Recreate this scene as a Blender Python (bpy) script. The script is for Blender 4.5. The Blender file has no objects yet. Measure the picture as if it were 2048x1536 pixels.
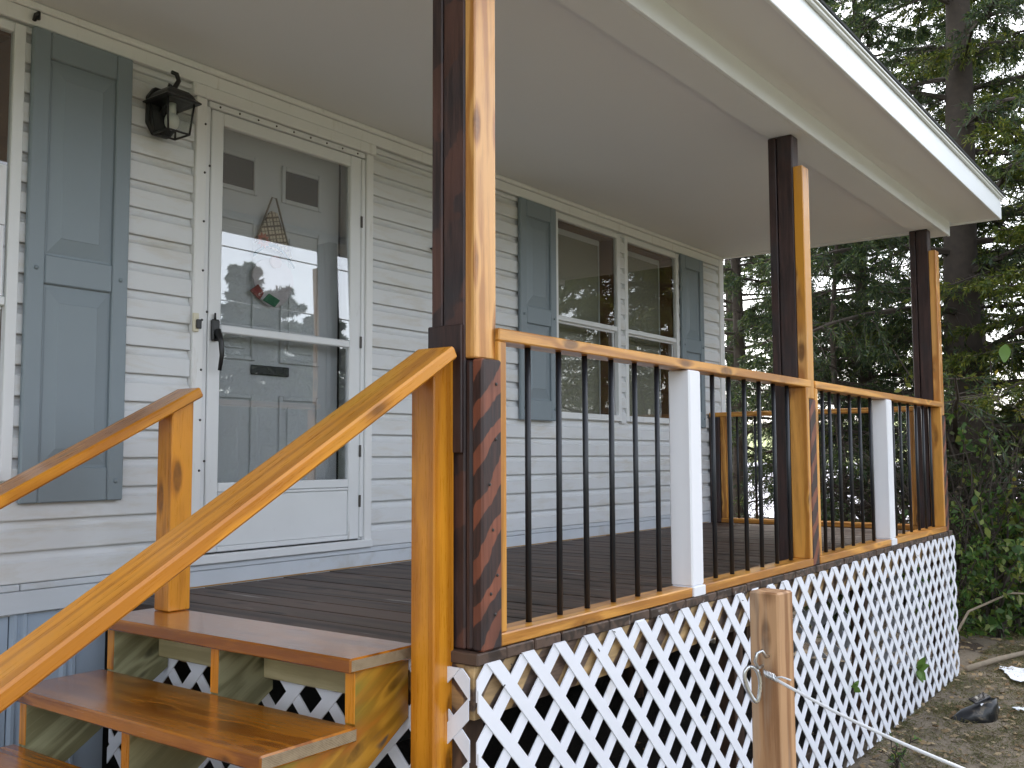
import bpy, bmesh, math, random
import numpy as np
from mathutils import Vector, Matrix

random.seed(7)
rng = np.random.default_rng(7)
sc = bpy.context.scene
COL = sc.collection

# ------------------------------------------------------------------ camera
cam_d = bpy.data.cameras.new('camera')
cam = bpy.data.objects.new('camera', cam_d)
COL.objects.link(cam)
FW = Vector((0.79899465, 0.59684195, 0.07339776))
RT = Vector((0.59868479, -0.80097495, -0.00395774))
UP = Vector((-0.05642762, -0.04710434, 0.99729489))
m = Matrix((RT, UP, -FW)).transposed().to_4x4()
m.translation = Vector((-2.1944, -1.7556, 0.5505))
cam.matrix_world = m
cam_d.sensor_width = 36.0
cam_d.lens = 1963.6 / 2048 * 36.0
cam_d.clip_start = 0.05
cam_d.clip_end = 600
sc.camera = cam

# ------------------------------------------------------------------ light
SUN_EL, SUN_AZ = math.radians(48), math.radians(38)      # azimuth of the sun in the XY plane, from +X
w = bpy.data.worlds.new('World')
sc.world = w
w.use_nodes = True
nt = w.node_tree
bg = nt.nodes['Background']
sky = nt.nodes.new('ShaderNodeTexSky')
sky.sky_type = 'NISHITA'
sky.sun_disc = False
sky.sun_elevation = SUN_EL
sky.sun_rotation = math.radians(90) - SUN_AZ
sky.air_density = 1.0
sky.dust_density = 3.0
sky.ozone_density = 1.0
hs = nt.nodes.new('ShaderNodeHueSaturation')
hs.inputs['Saturation'].default_value = 0.34
nt.links.new(sky.outputs['Color'], hs.inputs['Color'])
nt.links.new(hs.outputs['Color'], bg.inputs['Color'])
bg.inputs['Strength'].default_value = 0.15

sun_d = bpy.data.lights.new('sun', 'SUN')
sun_d.energy = 0.8
sun_d.angle = math.radians(30)
sun_d.color = (1.0, 0.96, 0.9)
sun = bpy.data.objects.new('sun', sun_d)
COL.objects.link(sun)
sd = Vector((math.cos(SUN_EL) * math.cos(SUN_AZ), math.cos(SUN_EL) * math.sin(SUN_AZ), math.sin(SUN_EL)))
sun.rotation_euler = (-sd).to_track_quat('-Z', 'Y').to_euler()
sun.location = sd * 40

sc.view_settings.view_transform = 'Standard'
sc.view_settings.look = 'None'
sc.view_settings.exposure = 2.3
sc.view_settings.gamma = 1.0
sc.cycles.max_bounces = 10
sc.cycles.diffuse_bounces = 5
sc.cycles.transparent_max_bounces = 12

# ------------------------------------------------------------------ materials
MATS = {}


class NB:
    def __init__(s, name):
        s.m = bpy.data.materials.new(name)
        s.m.use_nodes = True
        s.t = s.m.node_tree
        s.b = s.t.nodes['Principled BSDF']
        s.out = s.t.nodes['Material Output']

    def n(s, typ, **kw):
        nd = s.t.nodes.new(typ)
        for k, v in kw.items():
            if k.startswith('i_'):
                key = k[2:]
                key = int(key) if key.isdigit() else key.replace('_', ' ')
                s.put(v, nd.inputs[key])
            else:
                setattr(nd, k, v)
        return nd

    def put(s, v, inp):
        if isinstance(v, bpy.types.NodeSocket):
            s.t.links.new(v, inp)
        else:
            if inp.type == 'RGBA' and len(v) == 3:
                v = (*v, 1)
            inp.default_value = v

    def math(s, op, a, b=0.0, c=0.0, clamp=False):
        nd = s.n('ShaderNodeMath', operation=op, use_clamp=clamp)
        s.put(a, nd.inputs[0]); s.put(b, nd.inputs[1]); s.put(c, nd.inputs[2])
        return nd.outputs[0]

    def vmath(s, op, a, b=(0, 0, 0), c=(0, 0, 0)):
        nd = s.n('ShaderNodeVectorMath', operation=op)
        s.put(a, nd.inputs[0]); s.put(b, nd.inputs[1])
        if op == 'MULTIPLY_ADD':
            s.put(c, nd.inputs[2])
        return nd.outputs[0]

    def coords(s, seed=1.0):
        tc = s.n('ShaderNodeTexCoord')
        oi = s.n('ShaderNodeObjectInfo')
        r = s.math('MULTIPLY', oi.outputs['Random'], seed)
        return s.vmath('MULTIPLY_ADD', (13.1, 27.7, 19.3), r, tc.outputs['Object']), oi.outputs['Random'], tc.outputs['Object']

    def noise(s, v, scale, detail=4, rough=.55, dist=0.0):
        return s.n('ShaderNodeTexNoise', i_Vector=v, i_Scale=scale, i_Detail=detail, i_Roughness=rough, i_Distortion=dist).outputs['Fac']

    def maprange(s, v, a, b, c=0.0, d=1.0, smooth=False):
        nd = s.n('ShaderNodeMapRange', interpolation_type='SMOOTHSTEP' if smooth else 'LINEAR')
        for i, x in enumerate((v, a, b, c, d)):
            s.put(x, nd.inputs[i])
        return nd.outputs[0]

    def mix(s, f, a, b, mode='MIX'):
        nd = s.n('ShaderNodeMix', data_type='RGBA', blend_type=mode)
        s.put(f, nd.inputs[0]); s.put(a, nd.inputs[6]); s.put(b, nd.inputs[7])
        return nd.outputs[2]

    def bump(s, h, strength=.2, dist=.002):
        nd = s.n('ShaderNodeBump', i_Height=h, i_Strength=strength, i_Distance=dist)
        s.t.links.new(nd.outputs['Normal'], s.b.inputs['Normal'])

    def set(s, **kw):
        names = {'col': 'Base Color', 'rough': 'Roughness', 'metal': 'Metallic', 'coat': 'Coat Weight', 'coatr': 'Coat Roughness', 'spec': 'Specular IOR Level', 'ior': 'IOR', 'trans': 'Transmission Weight'}
        for k, v in kw.items():
            s.put(v, s.b.inputs[names[k]])
        return s.m


def wood(name, dark, light, axis, rough=.42, coat=0.0, knot=1.0, bump=.25, cross=1.0, stain=None, weather=None, tilt=0.0):
    """plain sawn lumber: grain runs along local axis; knots pull the rings round themselves"""
    key = (name, axis)
    if key in MATS:
        return MATS[key]
    b = NB('%s_%s' % (name, 'xyz'[axis]))
    v, rnd, raw = b.coords()
    if tilt:
        v = b.n('ShaderNodeVectorRotate', rotation_type='Y_AXIS', i_Vector=v, i_Angle=tilt).outputs[0]
    sc1 = [cross, cross, cross]; sc1[axis] = .055 * cross
    sck = [10, 10, 10]; sck[axis] = 3.2
    vs = b.vmath('MULTIPLY', v, tuple(sc1))
    vor = b.n('ShaderNodeTexVoronoi', i_Vector=b.vmath('MULTIPLY', v, tuple(sck)), i_Scale=1.0).outputs['Distance']
    kn = b.maprange(vor, .13, .22, 1, 0, True)
    pull = b.maprange(vor, .02, .42, 1, 0, True)
    big = b.noise(vs, 7, 2, .5, .6)
    arg = b.math('MULTIPLY_ADD', big, 34, b.math('MULTIPLY', pull, 5 * knot))
    ring = b.math('MULTIPLY_ADD', b.math('SINE', arg), .5, .5)
    fine = b.noise(vs, 170, 6, .7)
    blot = b.noise(v, 2.2, 3)
    g = b.math('MULTIPLY_ADD', ring, .38, b.math('MULTIPLY', fine, .62))
    col = b.mix(b.maprange(g, .34, .66), dark, light)
    tone = b.math('MULTIPLY_ADD', blot, .7, b.math('MULTIPLY_ADD', rnd, .22, .54))
    col = b.mix(1.0, col, b.n('ShaderNodeCombineColor', i_0=tone, i_1=tone, i_2=tone).outputs[0], 'MULTIPLY')
    if stain:
        for (c, scale, lo, hi) in stain:
            col = b.mix(b.maprange(b.noise(b.vmath('MULTIPLY', v, tuple([1.0 if i != axis else .35 for i in range(3)])), scale, 3, .5, .8), lo, hi, 0, 1, True), col, c)
    if knot > 0:
        col = b.mix(b.math('MULTIPLY', kn, b.maprange(b.noise(v, 14, 3), .35, .6, .2, .8)), col, tuple(c * .30 for c in dark))
    if weather:
        col = b.mix(b.maprange(b.noise(vs, 26, 4), .66 if 'deck' in name else .55, .72 if 'deck' in name else .75), col, weather)
    b.set(col=col, rough=b.math('MULTIPLY_ADD', fine, .3, rough - .15), coat=coat, coatr=.18)
    b.bump(b.math('ADD', g, b.math('MULTIPLY', kn, -.8)), bump, .0016)
    MATS[key] = b.m
    return b.m


def burnt(name, axis, stripes, tan=(.20, .07, .035), base=(.020, .011, .011), mid=(.068, .033, .028), freq=34, sdir=(1, 0, -1), sharp=False):
    """torch-charred lumber, optionally with masked diagonal stripes left unburnt"""
    key = (name, axis)
    if key in MATS:
        return MATS[key]
    b = NB('%s_%s' % (name, 'xyz'[axis]))
    v, rnd, raw = b.coords()
    s1 = [1, 1, 1]; s1[axis] = .08
    vs = b.vmath('MULTIPLY', v, tuple(s1))
    fine = b.noise(vs, 70, 5, .65)
    col = b.mix(b.maprange(fine, .35, .7), base, mid)
    col = b.mix(b.maprange(b.noise(v, 5, 3), .5, .8, 0, .8), col, (.030, .030, .036))
    if stripes:
        dv = b.n('ShaderNodeVectorMath', operation='DOT_PRODUCT')
        b.put(v, dv.inputs[0]); b.put(sdir, dv.inputs[1])
        warp = b.math('MULTIPLY', b.noise(v, 7, 3), 5.0 if sharp else 2.4)
        st = b.math('SINE', b.math('MULTIPLY_ADD', dv.outputs['Value'], freq, warp))
        grainy = b.mix(b.maprange(b.noise(vs, 45, 4), .35, .65), tuple(c * .6 for c in tan), tan)
        fac = b.math('MULTIPLY', b.maprange(st, .0 if sharp else -.2, .3, 0, 1, True), b.maprange(b.noise(v, 3.1, 2), .3, .5, .25, .95))
        col = b.mix(fac, col, grainy)
    b.set(col=col, rough=b.math('MULTIPLY_ADD', fine, .3, .35))
    b.bump(fine, .35, .002)
    MATS[key] = b.m
    return b.m


def plain(name, col, rough=.5, metal=0.0, var=.12, scale=6, dirt=None, bump=0.0, coat=0, spec=.5, dirtlo=.55, dirthi=.8, dirtscale=(1, 1, 1), dirtfreq=4):
    if name in MATS:
        return MATS[name]
    b = NB(name)
    v, rnd, raw = b.coords(.7)
    n = b.noise(v, scale, 4)
    f = b.math('MULTIPLY_ADD', n, var * 2, 1 - var)
    c = b.mix(1.0, col, b.n('ShaderNodeCombineColor', i_0=f, i_1=f, i_2=f).outputs[0], 'MULTIPLY')
    if dirt:
        dn = b.noise(b.vmath('MULTIPLY', v, dirtscale), dirtfreq, 6, .65, .4)
        c = b.mix(b.maprange(dn, dirtlo, dirthi, 0, .8), c, dirt)
    b.set(col=c, rough=b.math('MULTIPLY_ADD', n, .2, rough - .1), metal=metal, coat=coat, spec=spec)
    if bump:
        b.bump(b.noise(v, scale * 14, 4), bump, .001)
    MATS[name] = b.m
    return b.m


def glass_mat(name, ior=1.75, tint=(.92, .93, .94)):
    """thin window pane: clear with a mirror reflection that follows Fresnel"""
    if name in MATS:
        return MATS[name]
    b = NB(name)
    geo = b.n('ShaderNodeNewGeometry')
    dt = b.n('ShaderNodeVectorMath', operation='DOT_PRODUCT')
    b.put(geo.outputs['Normal'], dt.inputs[0]); b.put(geo.outputs['Incoming'], dt.inputs[1])
    f0 = ((ior - 1) / (ior + 1)) ** 2
    sch = b.math('POWER', b.math('SUBTRACT', 1.0, b.math('ABSOLUTE', dt.outputs['Value'])), 5.0)
    fr = b.math('MULTIPLY_ADD', sch, 1 - f0, f0)
    tr = b.n('ShaderNodeBsdfTransparent', i_Color=tint)
    gl = b.n('ShaderNodeBsdfGlossy', i_Color=(1, 1, 1), i_Roughness=0.0)
    mx = b.n('ShaderNodeMixShader', i_0=fr, i_1=tr.outputs[0], i_2=gl.outputs[0])
    b.t.links.new(mx.outputs[0], b.out.inputs['Surface'])
    MATS[name] = b.m
    return b.m


def leaf_mat(name, c1, c2, c3, trans=.35):
    if name in MATS:
        return MATS[name]
    b = NB(name)
    geo = b.n('ShaderNodeNewGeometry')
    ri = geo.outputs['Random Per Island']
    ramp = b.n('ShaderNodeValToRGB', i_Fac=ri)
    e = ramp.color_ramp.elements
    e[0].color = (*c1, 1); e[1].color = (*c3, 1); e[1].position = 1
    k = e.new(.55); k.color = (*c2, 1)
    tc = b.n('ShaderNodeTexCoord')
    n = b.noise(tc.outputs['Object'], .9, 3)
    f = b.math('MULTIPLY_ADD', n, 1.3, .35)
    c = b.mix(1.0, ramp.outputs[0], b.n('ShaderNodeCombineColor', i_0=f, i_1=f, i_2=f).outputs[0], 'MULTIPLY')
    df = b.n('ShaderNodeBsdfDiffuse', i_Color=c)
    tl = b.n('ShaderNodeBsdfTranslucent', i_Color=c)
    gl = b.n('ShaderNodeBsdfGlossy', i_Color=(1, 1, 1), i_Roughness=.45)
    mx = b.n('ShaderNodeMixShader', i_0=trans, i_1=df.outputs[0], i_2=tl.outputs[0])
    mx2 = b.n('ShaderNodeMixShader', i_0=.03, i_1=mx.outputs[0], i_2=gl.outputs[0])
    b.t.links.new(mx2.outputs[0], b.out.inputs['Surface'])
    MATS[name] = b.m
    return b.m


def rail_wood(ax):      # clear amber stain
    return wood('amber_stained_pine', (.42, .165, .020), (.70, .33, .060), ax, .36, .25)


def stair_wood(ax):     # fresh orange stain, glossier
    return wood('orange_stained_pine', (.53, .185, .010), (.74, .295, .020), ax, .30, .5, stain=[((.60, .29, .020), 3.0, .55, .8)])


def tread_wood(ax):
    return wood('stained_tread', (.31, .095, .008), (.50, .175, .014), ax, .22, .7)


def pale_wood(ax):      # strip with bare honey colour
    return wood('honey_stained_pine', (.42, .17, .035), (.66, .34, .10), ax, .36, .25, stain=[((.60, .26, .02), 4.0, .5, .62), ((.42, .14, .04), 2.3, .56, .7)])


def green_wood(ax):     # treated lumber, half stained
    return wood('treated_lumber', (.20, .185, .085), (.36, .345, .19), ax, .6, 0, stain=[((.28, .21, .05), 2.2, .55, .78)])


def green_slope():
    return wood('treated_stringer_lumber', (.20, .19, .095), (.36, .35, .20), 0, .6, 0, stain=[((.27, .21, .06), 2.2, .55, .78)], tilt=.553)


def patchy_slope():
    return wood('patchy_stained_stringer', (.28, .13, .012), (.46, .225, .022), 0, .34, .35, stain=[((.19, .19, .022), 3.4, .5, .66), ((.40, .13, .012), 5.0, .54, .66), ((.09, .07, .05), 7.0, .66, .74)], tilt=.553)


def patchy_wood(ax):
    return wood('patchy_stained_lumber', (.26, .13, .012), (.43, .22, .022), ax, .34, .35, stain=[((.17, .16, .018), 3.2, .5, .7), ((.36, .13, .014), 4.5, .56, .68)])


def bare_wood(ax):      # bare fir fence post
    return wood('bare_fir', (.30, .145, .06), (.52, .30, .15), ax, .6, 0, cross=.8, weather=(.36, .30, .23))


def ledger_wood(ax):
    return wood('pale_treated_lumber', (.44, .37, .19), (.58, .50, .28), ax, .6, 0, knot=0)


def deck_wood(ax):
    return wood('dark_stained_decking', (.030, .0175, .0115), (.098, .060, .042), ax, .55, .0, weather=(.34, .32, .30), stain=[((.075, .052, .038), 2.0, .58, .8)])


M_white = plain('white_vinyl', (.83, .85, .89), .42, var=.03)
M_lat = plain('white_lattice_vinyl', (.84, .86, .92), .5, var=.03, dirt=(.55, .5, .42), dirtlo=.66, dirthi=.85)
M_post = plain('white_post_sleeve', (.84, .85, .89), .35, var=.02)
M_side = plain('white_siding_vinyl', (.66, .68, .705), .48, var=.05, dirt=(.50, .45, .36), dirtlo=.50, dirthi=.85, dirtscale=(1.0, 1.0, 5.0), dirtfreq=3.0)
M_trim = plain('white_trim_paint', (.76, .77, .78), .45, var=.05, dirt=(.5, .47, .42), dirtlo=.6, dirthi=.85, dirtscale=(6, 6, 1))
M_base = plain('pale_blue_grey_trim', (.56, .60, .65), .5, var=.08, dirt=(.40, .38, .34), dirtlo=.56, dirthi=.8)
M_skirt = plain('grey_blue_skirting_vinyl', (.34, .41, .50), .5, var=.08)
M_ceil = plain('white_ceiling_panel', (.71, .72, .73), .75, var=.04, scale=1.3)
M_fascia = plain('white_aluminium_fascia', (.76, .79, .81), .4, var=.02)
M_drip = plain('grey_drip_edge', (.60, .61, .57), .4, var=.1)
M_shing = plain('charcoal_shingle', (.045, .048, .05), .85, var=.4, scale=40)
M_shut = plain('slate_shutter', (.215, .262, .297), .42, var=.06, scale=5, bump=.15)
M_alu = plain('white_aluminium', (.72, .74, .76), .38, var=.05, dirt=(.35, .33, .3), dirtlo=.66, dirthi=.8, dirtscale=(4, 4, 1))
M_entry = plain('cream_entry_door', (.60, .62, .62), .45, var=.03)
M_brown = plain('brown_window_jamb', (.21, .105, .055), .55, var=.2, scale=10)
M_shade = plain('dimmed_cream_window_shade', (.27, .265, .205), .8, var=.04)  # cream shade painted darker for the weak light behind the glass
M_black = plain('black_metal', (.012, .012, .013), .38, var=.2)
M_bal = plain('black_baluster_metal', (.012, .0145, .019), .4, metal=.0, var=.2, coat=.0)
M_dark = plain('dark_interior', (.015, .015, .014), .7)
M_darkpane = plain('dark_lite', (.035, .037, .036), .25)
M_bulb = plain('white_bulb_glass', (.75, .75, .72), .3)
M_steel = plain('galvanised_steel', (.62, .64, .66), .28, metal=1.0, var=.15, scale=30)
M_rope = plain('white_coated_cable', (.74, .76, .78), .4, var=.05)
M_screw = plain('dark_screw', (.08, .075, .07), .4, metal=.6)
M_bark = plain('grey_brown_bark', (.055, .042, .032), .9, var=.5, scale=14, bump=.9)
M_twig = plain('grey_twig_bark', (.055, .044, .034), .9, var=.4, scale=20)
M_paleB = plain('pale_bare_branch', (.26, .21, .15), .85, var=.3, scale=18)
M_paper = plain('white_paper', (.78, .80, .84), .7, var=.04)
M_scrap = plain('black_plastic', (.012, .013, .015), .3, var=.3, dirt=(.16, .13, .09), dirtlo=.55, dirthi=.7, dirtfreq=16)
M_cream = plain('cream_plastic', (.66, .62, .48), .45)
M_glass = glass_mat('storm_glass', 2.15)
M_wglass = glass_mat('window_glass', 1.75)
M_lglass = glass_mat('lantern_glass', 1.45, (.8, .82, .8))
M_needle = leaf_mat('dark_conifer_needles', (.022, .044, .020), (.042, .074, .026), (.115, .145, .030))
M_needle2 = leaf_mat('green_conifer_needles', (.055, .095, .016), (.115, .155, .022), (.24, .24, .028))
M_far = leaf_mat('far_tree_foliage', (.03, .05, .03), (.045, .065, .04), (.07, .085, .04))
M_leaf = leaf_mat('green_leaves', (.045, .105, .024), (.095, .19, .034), (.22, .25, .045))
M_yleaf = leaf_mat('yellow_green_leaves', (.10, .13, .02), (.20, .21, .03), (.30, .24, .04))
M_brush = leaf_mat('dry_brush_leaves', (.07, .055, .035), (.10, .075, .045), (.13, .11, .05))
M_grass = leaf_mat('thin_dry_grass', (.10, .115, .035), (.17, .155, .065), (.26, .21, .11))
M_litter = leaf_mat('fallen_leaf_brown', (.16, .10, .05), (.27, .19, .10), (.40, .32, .20), .1)


def ground_mat(name, c1, c2, c3, s=3.0):
    b = NB(name)
    tc = b.n('ShaderNodeTexCoord')
    v = tc.outputs['Object']
    n1 = b.noise(v, s, 5, .6)
    n2 = b.noise(v, s * 14, 5, .7)
    col = b.mix(b.maprange(n1, .35, .65), c1, c2)
    col = b.mix(b.maprange(n2, .5, .75), col, c3)
    b.set(col=col, rough=.95)
    b.bump(n2, .8, .02)
    return b.m


M_dirt = ground_mat('packed_dirt', (.17, .135, .095), (.24, .195, .14), (.13, .105, .07))
M_shade_soil = ground_mat('shade_darkened_soil', (.028, .022, .017), (.045, .035, .027), (.06, .045, .033))  # soil colour darkened to carry the shade under the deck
M_floor = ground_mat('needle_litter_soil', (.06, .042, .028), (.095, .066, .042), (.13, .09, .055))
M_lawn = ground_mat('patchy_lawn', (.07, .085, .035), (.11, .115, .055), (.10, .085, .05), 1.2)
M_road = ground_mat('pale_gravel_drive', (.52, .50, .56), (.58, .57, .63), (.46, .45, .50))
M_hill = ground_mat('mown_hillside', (.18, .22, .07), (.25, .27, .10), (.20, .22, .09), .4)

# ------------------------------------------------------------------ mesh helpers
WL = {}


def link(o, parent=None, world=(0, 0, 0)):
    COL.objects.link(o)
    wv = Vector(world)
    if parent is not None:
        o.parent = parent
        o.location = wv - WL[parent.name]
    else:
        o.location = wv
    WL[o.name] = wv
    return o


def tag(o, label=None, cat=None, group=None, kind=None):
    for k, v in (('label', label), ('category', cat), ('group', group), ('kind', kind)):
        if v:
            o[k] = v
    return o


def thing(name, label, cat, loc=(0, 0, 0), group=None):
    o = bpy.data.objects.new(name, None)
    o.empty_display_size = .1
    link(o, None, loc)
    return tag(o, label, cat, group)


def raw(name, verts, faces, mat, parent=None, at=(0, 0, 0), smooth=False):
    me = bpy.data.meshes.new(name)
    me.from_pydata([tuple(v) for v in verts], [], faces)
    me.update()
    if mat:
        me.materials.append(mat)
    if smooth:
        me.polygons.foreach_set('use_smooth', [True] * len(me.polygons))
    o = bpy.data.objects.new(name, me)
    return link(o, parent, at)


def from_bm(name, bm, mat, parent=None, at=(0, 0, 0), smooth=False):
    bmesh.ops.recalc_face_normals(bm, faces=bm.faces)
    me = bpy.data.meshes.new(name)
    bm.to_mesh(me)
    bm.free()
    for mt in (mat if isinstance(mat, (list, tuple)) else [mat]):
        me.materials.append(mt)
    if smooth:
        me.polygons.foreach_set('use_smooth', [True] * len(me.polygons))
    o = bpy.data.objects.new(name, me)
    return link(o, parent, at)


def chamfer(bm, bev):
    if bev > 0:
        bmesh.ops.bevel(bm, geom=list(bm.edges), offset=bev, segments=1, affect='EDGES')


def box(name, xs, ys, zs, mat, parent=None, bev=.003, rot=None):
    c = ((xs[0] + xs[1]) / 2, (ys[0] + ys[1]) / 2, (zs[0] + zs[1]) / 2)
    d = (abs(xs[1] - xs[0]), abs(ys[1] - ys[0]), abs(zs[1] - zs[0]))
    bm = bmesh.new()
    bmesh.ops.create_cube(bm, size=1)
    bmesh.ops.scale(bm, vec=d, verts=bm.verts)
    if bev:
        chamfer(bm, min(bev, min(d) * .3))
    if callable(mat):
        mat = mat(max(range(3), key=lambda i: d[i]))
    o = from_bm(name, bm, mat, parent, c)
    if rot:
        o.rotation_euler = rot
    return o


def prism(name, pts, axis, lo, hi, mat, parent=None, bev=0.0, smooth=False):
    """polygon pts (two coords) extruded along axis (0,1,2) from lo to hi; origin at centre"""
    n = len(pts)
    cu = sum(p[0] for p in pts) / n
    cv = sum(p[1] for p in pts) / n
    ca = (lo + hi) / 2
    bm = bmesh.new()

    def P(u, v, a):
        if axis == 0: return (a, u, v)
        if axis == 1: return (u, a, v)
        return (u, v, a)
    A = [bm.verts.new(P(p[0] - cu, p[1] - cv, lo - ca)) for p in pts]
    B = [bm.verts.new(P(p[0] - cu, p[1] - cv, hi - ca)) for p in pts]
    bm.faces.new(A); bm.faces.new(B[::-1])
    for i in range(n):
        bm.faces.new((A[i], B[i], B[(i + 1) % n], A[(i + 1) % n]))
    if bev:
        chamfer(bm, bev)
    return from_bm(name, bm, mat, parent, P(cu, cv, ca), smooth)


def tube_geo(path, radii, n=8, cap=True):
    path = [Vector(p) for p in path]
    V, F = [], []
    prev = None
    for i, p in enumerate(path):
        t = (path[min(i + 1, len(path) - 1)] - path[max(i - 1, 0)]).normalized()
        ref = prev if prev is not None else (Vector((0, 0, 1)) if abs(t.z) < .9 else Vector((1, 0, 0)))
        a = (ref - t * ref.dot(t))
        if a.length < 1e-6:
            a = Vector((1, 0, 0)) - t * t.x
        a.normalize()
        prev = a
        b2 = t.cross(a)
        r = radii[i] if hasattr(radii, '__len__') else radii
        for k in range(n):
            an = 2 * math.pi * k / n
            V.append(p + a * (r * math.cos(an)) + b2 * (r * math.sin(an)))
    for i in range(len(path) - 1):
        for k in range(n):
            F.append((i * n + k, i * n + (k + 1) % n, (i + 1) * n + (k + 1) % n, (i + 1) * n + k))
    if cap:
        F.append(tuple(range(n))[::-1])
        F.append(tuple((len(path) - 1) * n + k for k in range(n)))
    return V, F


def tube(name, path, radii, mat, parent=None, n=8, smooth=True):
    p0 = Vector(path[0])
    V, F = tube_geo([Vector(p) - p0 for p in path], radii, n)
    return raw(name, V, F, mat, parent, p0, smooth)


def merge(parts):
    V, F = [], []
    for v, f in parts:
        o = len(V)
        V += [tuple(x) for x in v]
        F += [tuple(i + o for i in g) for g in f]
    return V, F


def copy_to(src, parent, world):
    o = src.copy()
    return link(o, parent, world)


# ------------------------------------------------------------------ ground and setting
D = 1.846           # house wall plane


def gz(x, y):
    """ground height"""
    z = -1.12
    z += .085 * max(0., min(1., (x - 2.6) / 3.0))
    if x > 6:
        z += min((x - 6) * .012, .25)
    if y > 2:
        z += .0
    return z + .012 * math.sin(x * 2.1 + y) + .01 * math.sin(y * 3.3 - x)


def grid(name, x0, x1, y0, y1, nx, ny, zf, mat):
    V, F = [], []
    for j in range(ny + 1):
        for i in range(nx + 1):
            x = x0 + (x1 - x0) * i / nx
            y = y0 + (y1 - y0) * j / ny
            V.append((x, y, zf(x, y)))
    for j in range(ny):
        for i in range(nx):
            a = j * (nx + 1) + i
            F.append((a, a + 1, a + nx + 2, a + nx + 1))
    return raw(name, V, F, mat, None, (0, 0, 0), True)


def gfar(x, y):
    return gz(x, y)


tag(grid('ground', -60, 140, -120, 120, 400, 300, lambda x, y: gz(x, y) - .03 if -4 < x < 12 and -6 < y < 6 else gz(x, y) - .0, M_lawn), kind='structure')
tag(grid('yard', -5, 12.5, -7, 7, 150, 120, lambda x, y: gz(x, y) + .004 + .012 * math.sin(x * 9 + 2 * math.sin(y * 7)) * math.sin(y * 11), M_dirt), kind='structure')
tag(grid('crawl_space_shade_soil', .02, 5.44, .06, D + .42, 60, 24, lambda x, y: gz(x, y) + .022 + .012 * math.sin(x * 9 + 2 * math.sin(y * 7)) * math.sin(y * 11), M_shade_soil), kind='structure')  # dark sheet that paints the under-deck shade onto the ground
tag(grid('forest_floor', 5.75, 15, -.05, 7, 60, 40, lambda x, y: gz(x, y) + .010 + .014 * math.sin(x * 5 + 2 * math.sin(y * 4)) * math.sin(y * 6) - .03 * max(0, (6.2 - x)) - .05 * max(0, .25 - y), M_floor), kind='structure')
tag(grid('gravel_drive', 19, 46, -30, 60, 30, 30, lambda x, y: gz(x, y) + .03 + max(0, (x - 19)) * .035, M_road), kind='structure')
tag(grid('hillside', 45.5, 138, -60, 118, 40, 40, lambda x, y: gz(x, y) + .03 + 26.5 * .035 + max(0, (x - 45.5)) * .055, M_hill), kind='structure')

# ------------------------------------------------------------------ house
house = thing('house', 'white lap sided house with slate shutters behind the porch', 'house', (0, D, -1.12))
HX0, HX1 = -4.2, 5.64
openings = [(-1.32, -.425, .47, 2.17), (.318, 1.395, .10, 2.165), (3.075, 3.915, .80, 2.16), (3.985, 4.83, .80, 2.16)]
E_ = .1135
z0 = .098
k = 0
while z0 < 2.17:
    zt = min(z0 + E_, 2.172)
    segs = [(HX0, HX1)]
    for (a, b_, zl, zh) in openings:
        if zl < (z0 + zt) / 2 < zh:
            ns = []
            for (s, e) in segs:
                if b_ <= s or a >= e:
                    ns.append((s, e)); continue
                if a > s: ns.append((s, a))
                if b_ < e: ns.append((b_, e))
            segs = ns
    if zt - z0 > .02:
        for (s, e) in segs:
            h = zt - z0
            # dutch-lap section: butt, flat face, then a cove at the head
            prof = [(D - .016, z0), (D - .0175, z0 + .004), (D - .0165, z0 + h * .64), (D - .006, z0 + h * .73), (D + .0005, z0 + h * .85), (D + .002, zt - .001), (D + .006, zt - .001), (D + .006, z0)]
            prism('siding_board', prof, 0, s + .002, e - .002, M_side, house)
    z0 += E_
# wall sheathing behind the boards, in rectangles round the openings
xs_ = sorted({HX0, HX1, *[v for o_ in openings for v in o_[:2]]})
for a, b_ in zip(xs_[:-1], xs_[1:]):
    op = next((o_ for o_ in openings if abs(o_[0] - a) < 1e-6 and abs(o_[1] - b_) < 1e-6), None)
    if op:
        box('wall_sheathing', (a, b_), (D + .008, D + .11), (-.02, op[2]), M_trim, house, 0)
        box('wall_sheathing', (a, b_), (D + .008, D + .11), (op[3], 2.40), M_trim, house, 0)
    else:
        box('wall_sheathing', (a, b_), (D + .008, D + .11), (-.02, 2.40), M_trim, house, 0)
box('wall', (HX0, HX1 - .02), (D + .45, D + 4.6), (-1.1, 2.42), M_side, house, 0)
box('end_wall', (HX1 - .11, HX1 - .001), (D + .112, D + 4.62), (-1.1, 2.43), M_side, house, 0)
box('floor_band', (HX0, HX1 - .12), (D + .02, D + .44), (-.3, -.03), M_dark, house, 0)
box('crawl_space_shade_sheet', (0.0, HX1 - .12), (D + .425, D + .445), (-1.1, -.301), M_dark, house, 0)  # black sheet standing for the dark of the open crawl space
prism('gable_wall', [(D - .02, 2.44), (D + 4.7, 2.44), (D + 2.3, 3.55)], 0, HX1 - .1, HX1 - .01, M_side, house)
box('corner_trim', (HX1 - .058, HX1 + .02), (D - .03, D + .006), (-.02, 2.24), M_trim, house, .003)
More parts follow.
